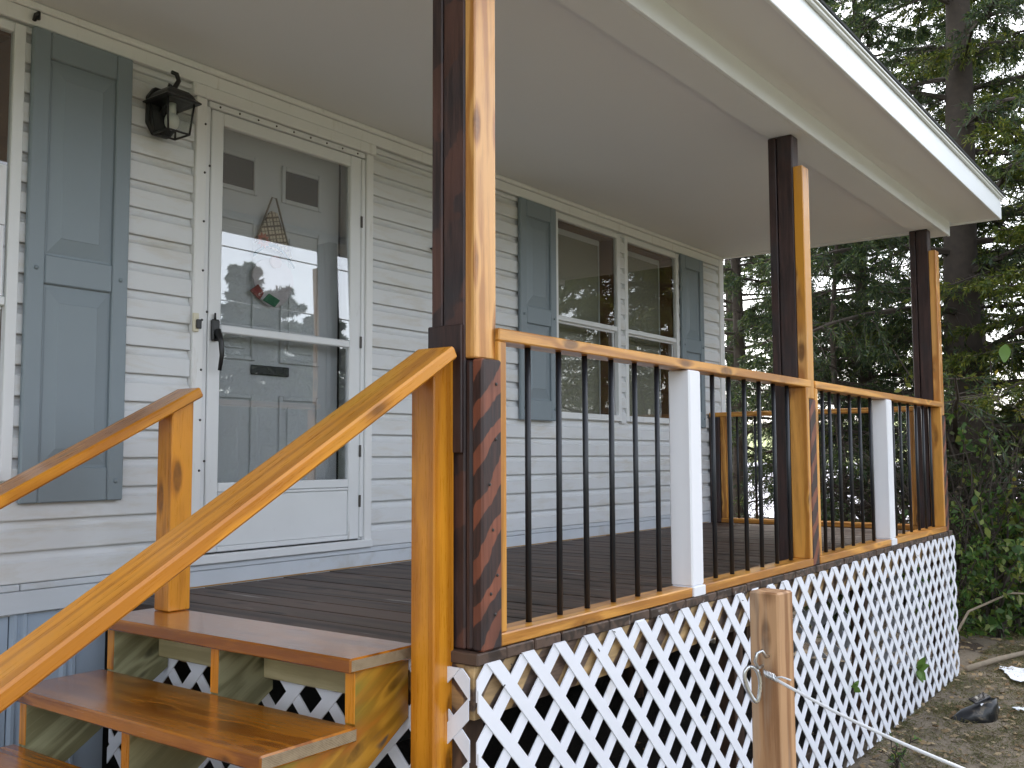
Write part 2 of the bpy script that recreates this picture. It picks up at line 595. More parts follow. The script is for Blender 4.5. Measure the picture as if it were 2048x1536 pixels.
# frieze, starter strip, base board, skirting
box('frieze_board', (HX0, HX1 + .022), (D - .024, D + .006), (2.174, 2.232), M_trim, house, .003)
box('crown_strip', (HX0, HX1 + .022), (D - .036, D + .004), (2.234, 2.262), M_trim, house, .006)
prev = HX0
for xx in (-2.6, -.38, 2.2, HX1):
    box('starter_strip', (prev + .002, xx - .002), (D - .022, D + .004), (.071, .095), M_base, house, .003)
    prev = xx
box('stain_bead', (-.02, 5.30), (D - .0215, D - .0185), (.0015, .007), plain('amber_stain_bead', (.34, .19, .05), .5), house, 0)
box('base_board', (HX0, HX1), (D - .018, D + .006), (-.012, .069), M_base, house, .003)
for i in range(11):
    x = -4.2 + i * .38
    prof = []
    for j in range(2):
        xx = x + j * .19
        prof += [(xx, D + .0), (xx + .010, D - .012), (xx + .022, D - .012), (xx + .030, D - .002), (xx + .038, D - .002), (xx + .046, D - .012), (xx + .058, D - .012), (xx + .068, D + .0), (xx + .185, D + .0)]
    front = [(p[0], p[1] + .008) for p in prof]
    prism('skirting_panel', front + [(x + .378, D + .014), (x, D + .014)], 2, -1.14, -.014, M_skirt, house)
# main roof
RY0, RZ0 = -.360, 2.480
slope = math.tan(math.radians(14))
RYm = D + 2.3


def rz(y):
    return RZ0 + (y - RY0) * slope


prism('roof', [(RY0 - .02, rz(RY0 - .02)), (RYm, rz(RYm)), (RYm, rz(RYm) + .03), (RY0 - .03, rz(RY0 - .03) + .022)], 0, HX0, 5.82, M_shing, house)
prism('roof', [(RYm + .001, rz(RYm)), (RYm + 4.2, rz(RYm) - 4.2 * .42), (RYm + 4.2, rz(RYm) - 4.2 * .42 + .03), (RYm + .001, rz(RYm) + .03)], 0, HX0, 5.82, M_shing, house)


# ---- shutters
def shutter(x0, x1, zb, zt_, midz):
    y0 = D - .045
    W = x1 - x0
    st = W * .165
    o = box('shutter', (x0 + .004, x1 - .004), (D - .030, D - .019), (zb + .004, zt_ - .004), M_shut, house, .002)
    for (a, b_) in ((x0, x0 + st), (x1 - st, x1)):
        box('stile', (a, b_), (y0, D - .0195), (zb, zt_), M_shut, o, .005)
    rails = [(zb, zb + .13), (midz - .055, midz + .055), (zt_ - .105, zt_)]
    for (a, b_) in rails:
        box('rail', (x0 + st + .0008, x1 - st - .0008), (y0 + .001, D - .0195), (a, b_), M_shut, o, .005)
    for (a, b_) in ((zb + .13, midz - .055), (midz + .055, zt_ - .105)):
        # raised panel with bevelled border
        xa, xb_ = x0 + st + .012, x1 - st - .012
        za, zb2 = a + .012, b_ - .012
        mx, mz = .045, .055
        cx, cz = (xa + xb_) / 2, (za + zb2) / 2
        V = []
        for (yy, dx, dz) in ((D - .0305, 0, 0), (D - .0315, 0, 0), (D - .042, mx, mz), (D - .0435, mx + .003, mz + .003)):
            for (sx, sz) in ((-1, -1), (1, -1), (1, 1), (-1, 1)):
                V.append((sx * ((xb_ - xa) / 2 - dx), yy - D, sz * ((zb2 - za) / 2 - dz)))
        F = []
        for r_ in range(3):
            for q in range(4):
                F.append((r_ * 4 + q, r_ * 4 + (q + 1) % 4, (r_ + 1) * 4 + (q + 1) % 4, (r_ + 1) * 4 + q))
        F.append((12, 13, 14, 15)); F.append((3, 2, 1, 0))
        raw('raised_panel', V, F, M_shut, o, (cx, D, cz))
    for (sx, sz) in ((x0 + st / 2, midz), (x1 - st / 2, midz), (x0 + st / 2, zb + .075), (x1 - st / 2, zb + .075)):
        bm = bmesh.new()
        bmesh.ops.create_uvsphere(bm, u_segments=10, v_segments=6, radius=.009)
        from_bm('screw_cap', bm, M_shut, o, (sx, y0 - .001, sz), True)
    return o


shutter(-.405, .003, .385, 2.165, 1.255)
shutter(2.665, 3.060, .775, 2.165, 1.435)
shutter(4.845, 5.235, .775, 2.165, 1.435)


# ---- windows
def window(x0, x1, zb, zt_, zm, shade_drop, jamb=.10):
    o = box('window', (x0, x1), (D + .150, D + .156), (zb, zt_), M_dark, house, 0)
    fr = .030
    yf0, yf1 = D - .022, D + .012
    box('frame', (x0 - .012, x0 + fr), (yf0, yf1), (zb - .012, zt_ + .006), M_alu, o, .003)
    box('frame', (x1 - fr, x1 + .012), (yf0, yf1), (zb - .012, zt_ + .006), M_alu, o, .003)
    box('frame', (x0 + fr + .001, x1 - fr - .001), (yf0 + .001, yf1), (zt_ - fr, zt_ + .005), M_alu, o, .003)
    box('sill', (x0 + fr + .001, x1 - fr - .001), (yf0 - .012, yf1), (zb - .014, zb + .028), M_alu, o, .003)
    box('meeting_rail', (x0 + fr + .001, x1 - fr - .001), (D - .016, D + .004), (zm - .016, zm + .016), M_alu, o, .003)
    box('meeting_rail', (x0 + fr + .001, x1 - fr - .001), (D + .006, D + .026), (zm - .030, zm - .002), M_alu, o, .003)
    for (a, b_) in ((x0 + fr + .001, x0 + fr + .014), (x1 - fr - .014, x1 - fr - .001)):
        box('sash_stile', (a, b_), (D + .013, D + .026), (zb + .03, zm - .031), M_alu, o, .002)
    # brown wood jambs inside
    box('jamb', (x0 + .002, x0 + .018), (D + .028, D + .148), (zb + .02, zt_ - .02), M_brown, o, 0)
    box('jamb', (x1 - .018, x1 - .002), (D + .028, D + .148), (zb + .02, zt_ - .02), M_brown, o, 0)
    box('jamb', (x0 + .019, x1 - .019), (D + .028, D + .148), (zt_ - .034, zt_ - .004), M_brown, o, 0)
    box('jamb', (x0 + .019, x1 - .019), (D + .028, D + .148), (zb + .004, zb + .02), M_brown, o, 0)
    box('shade', (x0 + .03, x1 - .055), (D + .128, D + .134), (zb + .021, zt_ - .04), M_shade, o, 0)
    box('shade_edge', (x1 - .0545, x1 - .045), (D + .120, D + .136), (zb + .021, zt_ - .036), M_entry, o, .002)
    box('shade_edge', (x0 + .03, x1 - .055), (D + .116, D + .1275), (zt_ - .075, zt_ - .036), M_entry, o, .003)
    box('pane', (x0 + fr + .002, x1 - fr - .002), (D - .008, D - .005), (zm + .017, zt_ - fr - .001), M_wglass, o, 0)
    box('pane', (x0 + fr + .015, x1 - fr - .015), (D + .017, D + .020), (zb + .029, zm - .031), M_wglass, o, 0)
    return o


window(3.085, 3.905, .81, 2.15, 1.46, .8)
window(3.995, 4.82, .81, 2.15, 1.46, .8)
wl = window(-1.31, -.435, .48, 2.155, 1.12, .8)
box('paper_sheet', (-.56, -.475), (D - .012, D - .0095), (1.40, 1.62), M_paper, wl, 0)
box('paper_sheet', (-.56, -.478), (D - .0125, D - .010), (1.14, 1.395), M_paper, wl, 0)

# ---- entry door and storm door
dtrim = box('door_trim', (.318, .372), (D - .030, D + .006), (.098, 2.115), M_trim, house, .004)
box('trim_board', (1.345, 1.395), (D - .030, D + .006), (.098, 2.115), M_trim, dtrim, .004)
box('trim_board', (.300, 1.410), (D - .034, D + .006), (2.117, 2.172), M_trim, dtrim, .004)
box('threshold', (.318, 1.395), (D - .040, D + .12), (.097, .136), M_alu, dtrim, .004)
for (a, b_) in ((.373, .402), (1.318, 1.344)):
    box('door_jamb', (a, b_), (D - .004, D + .14), (.137, 2.116), M_trim, dtrim, .002)
box('door_jamb', (.403, 1.317), (D - .004, D + .14), (2.096, 2.116), M_trim, dtrim, .002)
for i in range(9):
    zz = .28 + i * .215
    bm = bmesh.new(); bmesh.ops.create_uvsphere(bm, u_segments=8, v_segments=5, radius=.0055)
    from_bm('screw', bm, M_screw, dtrim, (.362, D - .031, zz))
    if i % 3 == 1:
        bm = bmesh.new(); bmesh.ops.create_uvsphere(bm, u_segments=8, v_segments=5, radius=.0055)
        from_bm('screw', bm, M_screw, dtrim, (.396, D - .018, zz + .04))
box('mounting_rail', (.376, .400), (D - .016, D - .005), (.14, 2.09), M_alu, dtrim, .003)
hd = box('mounting_rail', (.385, 1.335), (D - .026, D - .005), (2.086, 2.112), M_alu, dtrim, .003)
for i in range(9):
    bm = bmesh.new(); bmesh.ops.create_uvsphere(bm, u_segments=8, v_segments=5, radius=.005)
    from_bm('screw', bm, M_screw, dtrim, (.44 + i * .105, D - .027, 2.098))

entry = box('entry_door', (.425, 1.262), (D + .09, D + .13), (.14, 2.094), M_entry, house, .002)
box('door_gap_shade', (1.263, 1.317), (D + .135, D + .15), (.14, 2.094), M_dark, entry, 0)  # black strips paint the shade in the gaps beside the door
box('door_gap_shade', (.404, .4245), (D + .135, D + .15), (.14, 2.094), M_dark, entry, 0)
for (a, b_) in ((.505, .715), (.905, 1.115)):
    for (c, d_, mt) in ((1.80, 1.94, 'lite'), (1.02, 1.64, 'p'), (.28, .82, 'p')):
        wdt = .022
        box('panel_moulding', (a - wdt, a), (D + .078, D + .0895), (c - wdt, d_ + wdt), M_entry, entry, .004)
        box('panel_moulding', (b_, b_ + wdt), (D + .078, D + .0895), (c - wdt, d_ + wdt), M_entry, entry, .004)
        box('panel_moulding', (a + .0005, b_ - .0005), (D + .0785, D + .0895), (d_, d_ + wdt), M_entry, entry, .004)
        box('panel_moulding', (a + .0005, b_ - .0005), (D + .0785, D + .0895), (c - wdt, c), M_entry, entry, .004)
        if mt == 'lite':
            box('lite', (a + .001, b_ - .001), (D + .0835, D + .0892), (c + .001, d_ - .001), M_darkpane, entry, 0)
        else:
            box('panel', (a + .03, b_ - .03), (D + .082, D + .0892), (c + .03, d_ - .03), M_entry, entry, .006)
box('mail_slot', (.715, .94), (D + .077, D + .0892), (.935, .98), M_black, entry, .004)

storm = box('storm_door', (.404, .468), (D - .019, D + .012), (.143, 2.082), M_alu, house, .004)
box('stile', (1.243, 1.316), (D - .019, D + .012), (.143, 2.082), M_alu, storm, .004)
box('rail', (.469, 1.242), (D - .0185, D + .012), (2.024, 2.082), M_alu, storm, .004)
box('rail', (.469, 1.242), (D - .0185, D + .010), (1.098, 1.132), M_alu, storm, .004)
box('rail', (.469, 1.242), (D - .0185, D + .012), (.400, .440), M_alu, storm, .004)
box('rail', (.469, 1.242), (D - .0175, D + .012), (.386, .398), M_alu, storm, .003)
box('kick_panel', (.469, 1.242), (D - .012, D + .010), (.166, .385), M_alu, storm, .003)
box('rail', (.469, 1.242), (D - .0185, D + .012), (.143, .165), M_alu, storm, .004)
box('door_sweep', (.408, 1.312), (D - .014, D + .010), (.137, .1425), M_black, storm, 0)
box('hinge_strip', (1.3175, 1.3435), (D - .022, D - .0045), (.15, 2.08), M_alu, storm, .004)
for zz in (.30, .55, 1.10, 1.72):
    box('hinge', (1.309, 1.323), (D - .026, D - .0195), (zz, zz + .06), M_screw, storm, .002)
box('pane', (.469, 1.242), (D - .006, D - .003), (1.134, 2.022), M_glass, storm, 0, (-.028, 0, 0))
box('pane', (.469, 1.242), (D - .004, D - .001), (.441, 1.097), M_glass, storm, 0)
hb = box('handle', (.412, .452), (D - .040, D - .0195), (1.055, 1.15), M_black, storm, .008)
tube('lever', [(.432, D - .045, 1.10), (.434, D - .070, 1.05), (.437, D - .072, .99), (.434, D - .062, .925)], [.016, .012, .010, .008], M_black, hb, 10)
tube('latch_pin', [(.430, D - .030, 1.145), (.430, D - .030, 1.178)], [.006, .004], M_black, hb, 8)

# ------------------------------------------------------------------ porch roof
pr = thing('porch_roof', 'flat white porch ceiling, boxed beam and fascia over the deck', 'porch roof', (0, 0, 2.2))
PX0, PX1 = -4.2, 5.77
seams = [-4.2, -1.0, 5.62]
for a, b_ in zip(seams[:-1], seams[1:]):
    box('ceiling_panel', (a + .001, b_ - .001), (.19, D - .002), (2.263, 2.275), M_ceil, pr, .001)
box('beam_bottom', (PX0, 5.70), (.0005, .188), (2.209, 2.30), M_ceil, pr, .004)
box('beam_face', (PX0, 5.705), (-.020, -.0005), (2.2065, 2.321), M_fascia, pr, .003)
box('soffit_panel', (PX0, PX1 - .001), (-.345, -.0205), (2.3135, 2.323), M_ceil, pr, .001)
box('ceiling_edge', (5.622, 5.70), (.19, D - .002), (2.255, 2.30), M_trim, pr, .002)
prev = PX0
for xx in (2.25, PX1):
    box('fascia_board', (prev + .0006, xx - .0006), (-.366, -.346), (2.297, 2.445), M_fascia, pr, .003)
    prev = xx
box('drip_edge', (PX0, PX1 + .01), (-.384, -.3665), (2.440, 2.456), M_drip, pr, .003)
box('drip_edge', (PX0, PX1 + .012), (-.392, -.350), (2.457, 2.468), M_drip, pr, .002)
box('end_board', (PX1 - .0, PX1 + .018), (-.366, D + 2.2), (2.30, 2.44), M_fascia, pr, .003)
for i in range(33):
    a = PX0 - .02 + i * .305
    b_ = min(a + .302, 5.83)
    if b_ - a > .05:
        box('shingle', (a, b_), (-.398, -.19), (2.4995, 2.5065), M_shing, pr, 0, (math.radians(14), 0, 0))

# ------------------------------------------------------------------ deck
deck = thing('porch_deck', 'dark stained wooden porch deck with charred front edge', 'deck', (0, 0, -1.1))
x = -.022
i = 0
bw = .142
M_boardend = burnt('charred_board', 1, False, base=(.045, .034, .03), mid=(.15, .11, .085))
while x < 5.49:
    b_ = min(x + bw, 5.50)
    jit = random.uniform(-.004, .004)
    dz = random.uniform(-.0015, .0012)
    box('deck_board', (x, b_ - .005), (-.008 + jit, D - .021), (-.034 + dz, 0 + dz), deck_wood, deck, .004)
    x = b_
    i += 1
M_rim = burnt('charred_striped_joist', 0, True, tan=(.62, .42, .20), base=(.06, .04, .034), mid=(.20, .13, .085), freq=52, sdir=(.9, 0, -1))
for (a, b_) in ((-.02, 2.72), (2.722, 5.49)):
    box('rim_joist', (a, b_), (.004, .042), (-.185, -.037), M_rim, deck, .003)
M_rim2 = burnt('charred_striped_end_joist', 1, True, tan=(.55, .34, .15), base=(.05, .03, .025), mid=(.14, .075, .05), freq=48, sdir=(0, .9, -1))
box('end_joist', (-.018, .020), (.043, 1.80), (-.185, -.037), M_rim2, deck, .003)
for i in range(12):
    xx = .40 + i * .42
    box('joist', (xx, xx + .038), (.044, 1.80), (-.185, -.037), green_wood, deck, 0)
for px_ in (-.016, 1.80, 3.60, 5.38):
    for py_ in (.006, 1.55):
        box('support_post', (px_, px_ + .089), (py_ + (.038 if py_ < .1 else 0), py_ + .127), (gz(px_, py_) - .04, -.187), wood('brown_support_post', (.07, .038, .022), (.16, .09, .05), 2, .7), deck, .004)
wood_brace = wood('brown_support_brace', (.06, .04, .03), (.13, .09, .065), 0, .7)
box('brace', (.10, 5.36), (.06, .098), (-1.02, -.93), wood_brace, deck, .003)


# ------------------------------------------------------------------ lattice
def clip(poly, f):
    out = []
    for i in range(len(poly)):
        a, b2 = poly[i], poly[(i + 1) % len(poly)]
        fa, fb = f(a), f(b2)
        if fa >= 0:
            out.append(a)
        if (fa >= 0) != (fb >= 0):
            t = fa / (fa - fb)
            out.append((a[0] + (b2[0] - a[0]) * t, a[1] + (b2[1] - a[1]) * t))
    return out


def lattice(th, u0, u1, zb0, zb1, zt_, axis, lay, phase, sgn):
    """slats at 45 deg, clipped to a panel whose bottom follows the ground"""
    pitch, wd = .169, .0425
    hw = wd / math.sqrt(2)
    zb = lambda u: zb0 + (zb1 - zb0) * (u - u0) / (u1 - u0)
    for d in (1, -1):
        c0 = -2.0
        n = int((u1 - u0 + 4) / pitch) + 2
        for i in range(n):
            c = u0 + c0 + i * pitch + phase       # crossing of the top edge
            w2 = wd * math.sqrt(2) / 2
            A = (c - 2 * d, zt_ + 2); B = (c + 3 * d, zt_ - 3)
            poly = [(A[0] - w2, A[1]), (A[0] + w2, A[1]), (B[0] + w2, B[1]), (B[0] - w2, B[1])]
            jt = random.uniform(-.004, .004)
            for f in (lambda p: p[0] - u0, lambda p: u1 - p[0], lambda p: zt_ + jt - p[1], lambda p: p[1] - zb(p[0]) - jt):
                poly = clip(poly, f)
                if len(poly) < 3:
                    break
            if len(poly) < 3:
                continue
            area = abs(sum(poly[q][0] * poly[(q + 1) % len(poly)][1] - poly[(q + 1) % len(poly)][0] * poly[q][1] for q in range(len(poly)))) / 2
            if area < 2e-4:
                continue
            lo, hi = lay[0] if d == 1 else lay[1]
            if axis == 1:
                prism('slat', poly, 1, lo, hi, M_lat, th)
            else:
                prism('slat', poly, 0, lo, hi, M_lat, th)


lf = thing('lattice_skirt', 'long white lattice skirt along the front of the deck', 'lattice', (0, -.01, -1.1), 'lattice skirts under the deck')
lattice(lf, -.030, 5.52, -1.115, -1.03, -.030, 1, ((-.0190, -.0145), (-.0143, -.0098)), .127 - .0845 + .0, 1)
ls = thing('lattice_skirt', 'short white lattice skirt under the deck behind the stairs', 'lattice', (-.02, .9, -1.1), 'lattice skirts under the deck')
lattice(ls, .012, 1.80, -1.12, -1.12, -.040, 0, ((-.0380, -.0335), (-.0333, -.0288)), .03, 1)
le = thing('lattice_skirt', 'white lattice skirt added to keep light out at the deck end', 'lattice', (5.5, .9, -1.1), 'lattice skirts under the deck')  # added at the open end to cut the light under the deck
lattice(le, .012, 1.80, -1.03, -1.03, -.040, 0, ((5.500, 5.5045), (5.5047, 5.5092)), .05, 1)
for i, (sx, sz) in enumerate(((.123, -.052), (.085, -.105), (1.02, -.03), (.60, -.085), (1.75, -.06), (2.05, -.12), (2.6, -.05), (3.3, -.09), (.70, -.04), (1.4, -.10), (3.9, -.06), (4.5, -.1))):
    box('staple', (sx - .006, sx + .006), (-.0215, -.0192), (sz - .0012, sz + .0012), M_screw, lf, 0, (0, random.uniform(-1, 1), 0))


# ------------------------------------------------------------------ porch posts
M_char = burnt('charred_post', 2, False)
M_charP = burnt('charred_patchy_post', 2, True, tan=(.115, .052, .040), base=(.024, .015, .016), mid=(.080, .044, .039), freq=13, sdir=(-1.1, 1.1, 1), sharp=True)
M_charS = burnt('charred_striped_post', 2, True, tan=(.27, .085, .045), freq=44, sdir=(-1.1, 1.1, 1), sharp=True)


def porch_post(x, label, strip_top, corner=False):
    t = thing('porch_post', label, 'post', (x + .045, .1, 0), 'roof posts along the front of the porch')
    x1 = x + .089
    # upright: a square timber with a plank scabbed on its back
    box('timber', (x + .001, x1 - .001), (.056, .140), (.001, 2.207), M_charP if corner else M_char, t, .005)
    box('back_plank', (x + .004, x1 - .004), (.146, .188), (.001, 2.207), M_charP if corner else M_char, t, .004)
    ys = (.016, .0545) if corner else (.004, .0545)
    box('trim_strip', (x, x1 + (.012 if corner else 0)), ys, (.835, strip_top), pale_wood, t, .004)
    if corner:
        box('newel_plank', (x - .002, x1 + .002), (-.012, .0275), (.001, .832), M_charS, t, .006)
        box('newel_plank', (x - .001, x1), (.029, .0535), (.001, .830), M_char, t, .008)
        for (sx_, sz_) in ((.055, .10), (.035, .16), (.065, .21), (.045, .34), (.03, .47), (.06, .60), (.062, .76)):
            bm = bmesh.new(); bmesh.ops.create_uvsphere(bm, u_segments=8, v_segments=5, radius=.005)
            from_bm('screw', bm, M_screw, t, (x + sx_, -.0125, sz_))
        box('collar_block', (x - .014, x - .0005), (.0560, .187), (.56, .935), M_char, t, .003)
    else:
        box('newel_plank', (x + .002, x1 - .001), (-.002, .0535), (.001, .832), M_charS, t, .004)
        box('side_plank', (x - .036, x + .0), (.095, .185), (.001, .90), M_char, t, .003)
    return t


porch_post(0.0, 'charred corner porch post with honey strip beside the stair rail', 2.205, True)
porch_post(2.655, 'middle charred porch post with amber strip between two railings', 2.035)
porch_post(5.345, 'charred porch post with amber strip where the two railings meet', 2.045)


# ------------------------------------------------------------------ railings
def cyl(name, r, h, mat, n=12):
    bm = bmesh.new()
    bmesh.ops.create_cone(bm, cap_ends=True, segments=n, radius1=r, radius2=r, depth=h)
    me = bpy.data.meshes.new(name)
    bm.to_mesh(me); bm.free()
    me.materials.append(mat)
    me.polygons.foreach_set('use_smooth', [len(p.vertices) == 4 for p in me.polygons])
    return me


bal_me = cyl('baluster', .0098, .852, M_bal)


def railing(label, xa, xb, white_x, bal, strip_left_from=None):
    t = thing('porch_railing', label, 'railing', ((xa + xb) / 2, .045, 0), 'railings round the porch')
    box('top_rail', (xa + .003, xb + .036), (.0, .089), (.892, .930), rail_wood, t, .004)
    box('end_stile', (xa + .002, xa + .040), (.002, .087), (.0395, .8912), rail_wood, t, .003)
    box('end_stile', (xb - .040, xb - .002), (-.001, .087), (.0395, .8912), rail_wood, t, .003)
    box('bottom_rail', (xa + .004, white_x - .003), (-.004, .089), (.0015, .039), rail_wood, t, .004)
    box('bottom_rail', (white_x + .103, xb - .001), (-.004, .089), (.0015, .039), rail_wood, t, .004)
    wp = box('post_sleeve', (white_x, white_x + .1), (-.003, .092), (.0405, .890), M_post, t, .006)
    box('sleeve_foot', (white_x - .001, white_x + .101), (-.010, .088), (.0015, .0402), M_post, wp, .003)
    for bx in bal:
        o = bpy.data.objects.new('baluster', bal_me)
        link(o, t, (bx, .050, .466))
        o.rotation_euler = (0, random.uniform(-.004, .004), 0)
    return t


railing('long amber railing with black balusters between the corner post and middle post', .0915, 2.652, 1.322,
        [.305, .478, .640, .812, .982, 1.150, 1.640, 1.805, 1.968, 2.135, 2.312, 2.485])
railing('amber railing with black balusters on the porch side nearer the evergreens', 2.747, 5.342, 3.985,
        [2.985, 3.100, 3.250, 3.435, 3.615, 3.815, 4.28, 4.45, 4.635, 4.83, 5.01, 5.20])
# end railing
t = thing('porch_railing', 'amber end railing running from the house corner to the last post', 'railing', (5.40, 1.0, 0), 'railings round the porch')
box('top_rail', (5.345, 5.434), (.19, D - .020), (.868, .906), rail_wood, t, .004)
box('bottom_rail', (5.345, 5.434), (.19, D - .11), (.0015, .039), rail_wood, t, .004)
box('end_stile', (5.347, 5.432), (D - .16, D - .115), (.0395, .8672), rail_wood, t, .003)
box('end_stile', (5.347, 5.432), (.19, .228), (.0395, .8672), rail_wood, t, .003)
box('wall_plank', (5.335, 5.434), (D - .112, D - .024), (.0015, .867), M_char, t, .003)
for i in range(9):
    o = bpy.data.objects.new('baluster', cyl('baluster', .0098, .828, M_bal) if i == 0 else me0)
    me0 = o.data
    link(o, t, (5.39, .36 + i * .155, .4535))

# ------------------------------------------------------------------ stairs
st = thing('porch_stairs', 'orange stained wooden stairs with two handrails at the deck end', 'stairs', (-.9, .8, -1.12))
RISE, RUN = .185, .300
NT = 5
YA, YB = .215, 1.47
bE = NB('sawn_end_grain')
vE, rE, _ = bE.coords()
dE = bE.n('ShaderNodeVectorMath', operation='LENGTH')
bE.put(bE.vmath('ADD', bE.vmath('MULTIPLY', vE, (1, 0, 1)), (.13, 0, .20)), dE.inputs[0])
gE = bE.math('SINE', bE.math('MULTIPLY_ADD', dE.outputs['Value'], 1250, bE.math('MULTIPLY', bE.noise(vE, 24, 4), 16)))
bE.set(col=bE.mix(bE.maprange(bE.math('MULTIPLY_ADD', gE, .14, bE.noise(vE, 60, 4)), .25, .8), (.23, .165, .095), (.36, .275, .17)), rough=.8)
M_end = bE.m
for i in range(NT):
    zt_ = 0.004 - RISE * i if i else .004
    xf = -.292 - RUN * i
    xb = -.030 - .005 if i == 0 else xf + .315
    xb = -.024 if i == 0 else xf + .33
    tr = box('tread', (xf, xb), (YA, YB), (zt_ - .040, zt_), tread_wood, st, .005)
    tr.data.materials.append(M_end)
    for p_ in tr.data.polygons:
        if abs(p_.normal.y) > .9:
            p_.material_index = 1


def stringer(y0, y1, mat, nose):
    pts = [(-.042, -.0375)]
    for i in range(NT):
        xfi = -.255 - RUN * i
        pts.append((xfi, -.0375 - RISE * i))
        pts.append((xfi, -.0375 - RISE * (i + 1) if i < NT - 1 else gz(-1.4, .5) - .01))
    pts.append((-1.50, gz(-1.4, .5) - .01))
    pts.append((-.042, -.205))
    s = prism('stringer', pts, 1, y0, y1, mat, st, .002)
    for i in range(NT):
        xfi = -.255 - RUN * i
        box('stringer_nosing', (xfi - .0035, xfi - .0004), (y0 + .001, y1 - .001), (-.0372 - RISE * (i + 1) + .044 if i < NT - 1 else -1.1, -.041 - RISE * i), nose, s, 0)
    return s


stringer(.232, .270, patchy_slope(), stair_wood(2))
stringer(.832, .870, green_slope(), stair_wood(2))
stringer(1.412, 1.450, green_slope(), stair_wood(2))
box('ledger', (-.085, -.046), (.272, .830), (-.160, -.040), ledger_wood, st, .003)
box('ledger', (-.085, -.046), (.872, 1.410), (-.160, -.040), ledger_wood, st, .003)


def handrail(y0, xt, zt_, sl, length, post, name_post_base):
    ang = math.atan(sl)
    ca, sa = math.cos(ang), math.sin(ang)
    # top far edge at (xt, zt_); rail runs down towards -x
    cx = xt - ca * length / 2 + sa * .019
    cz = zt_ - sa * length / 2 - ca * .019
    o = box('handrail', (cx - length / 2, cx + length / 2), (y0, y0 + .14), (cz - .019, cz + .019), stair_wood, st, .006, (0, -ang, 0))
    under = lambda x_: zt_ + sl * (x_ - xt) - .0385 / ca
    for (px_, base) in post:
        ya, yb = name_post_base
        pts = [(px_, base), (px_ + .089, base), (px_ + .089, under(px_ + .089)), (px_, under(px_))]
        prism('rail_post', pts, 1, ya, yb, stair_wood(2), st, .004)
    return o


box('lumber_tag', (-.050, -.028), (YA - .0018, YA - .0003), (-.030, -.006), plain('yellow_green_tag', (.30, .55, .05), .5), st, 0)
handrail(.050, -.052, .868, .582, 2.35, [(-.096, -1.13), (-1.75, -1.13)], (.088, .177))
handrail(1.300, -.006, .808, .5254, 2.35, [(-.104, .0055), (-1.75, -1.13)], (1.325, 1.414))

# ------------------------------------------------------------------ wall lantern
LX, LY, LZ = .135, D - .120, 1.985
lan = thing('wall_lantern', 'black metal wall lantern with clear glass beside the door', 'lantern', (LX, D - .02, LZ))
BX = LX + .055
bp = prism('backplate', [(BX - .115, LZ - .055), (BX - .085, LZ - .10), (BX - .01, LZ - .10), (BX + .02, LZ - .055), (BX + .02, LZ + .055), (BX - .01, LZ + .10), (BX - .085, LZ + .10), (BX - .115, LZ + .055)], 1, D - .045, D - .018, M_black, lan, .004)
tube('arm', [(LX - .0, D - .045, LZ - .01), (LX - .0, D - .085, LZ + .05), (LX - .01, LY, LZ + .095), (LX, LY, LZ + .075)], [.012, .012, .011, .01], M_black, lan, 10)
tube('finial_hook', [(LX, LY, LZ + .06), (LX + .012, LY, LZ + .095), (LX + .028, LY, LZ + .125), (LX + .018, LY, LZ + .150), (LX - .006, LY, LZ + .152)], [.012, .011, .010, .010, .008], M_black, lan, 10)
RB, RT2 = .082, .018


def frust(name, levels, mat, parent):
    V, F = [], []
    for (h, r_) in levels:
        for (sx, sy) in ((-1, -1), (1, -1), (1, 1), (-1, 1)):
            V.append((sx * r_, sy * r_, h))
    for q in range(len(levels) - 1):
        for k2 in range(4):
            F.append((q * 4 + k2, q * 4 + (k2 + 1) % 4, q * 4 + 4 + (k2 + 1) % 4, q * 4 + 4 + k2))
    F.append((3, 2, 1, 0)); F.append(tuple(len(levels) * 4 - 4 + q for q in range(4)))
    return raw(name, V, F, mat, parent, (LX, LY, LZ))


frust('lantern_roof', [(.022, .060), (.020, .083), (.026, .083), (.040, .066), (.056, .058), (.070, .046), (.078, .030), (.082, .012)], M_black, lan)
HB, WB, WT, HT = -.108, .050, .062, .020
for (sx, sy) in ((-1, -1), (1, -1), (1, 1), (-1, 1)):
    tube('corner_bar', [(LX + sx * WT, LY + sy * WT, LZ + HT), (LX + sx * WB, LY + sy * WB, LZ + HB)], .0048, M_black, lan, 6)
for a, b_ in (((-1, -1), (1, -1)), ((1, -1), (1, 1)), ((1, 1), (-1, 1)), ((-1, 1), (-1, -1))):
    tube('bottom_bar', [(LX + a[0] * WB, LY + a[1] * WB, LZ + HB), (LX + b_[0] * WB, LY + b_[1] * WB, LZ + HB)], .0048, M_black, lan, 6)
    V = [(LX + a[0] * WT * .97, LY + a[1] * WT * .97, LZ + HT), (LX + b_[0] * WT * .97, LY + b_[1] * WT * .97, LZ + HT), (LX + b_[0] * WB * .97, LY + b_[1] * WB * .97, LZ + HB), (LX + a[0] * WB * .97, LY + a[1] * WB * .97, LZ + HB)]
    c0 = Vector((LX, LY, LZ))
    raw('glass_pane', [Vector(v) - c0 for v in V], [(0, 1, 2, 3)], M_lglass, lan, c0)
bm = bmesh.new()
bmesh.ops.create_uvsphere(bm, u_segments=16, v_segments=12, radius=.030)
bmesh.ops.scale(bm, vec=(1, 1, 1.25), verts=bm.verts)
from_bm('bulb', bm, M_bulb, lan, (LX, LY, LZ - .055), True)
tube('socket', [(LX, LY, LZ + .02), (LX, LY, LZ - .03)], [.016, .016], M_bulb, lan, 12)

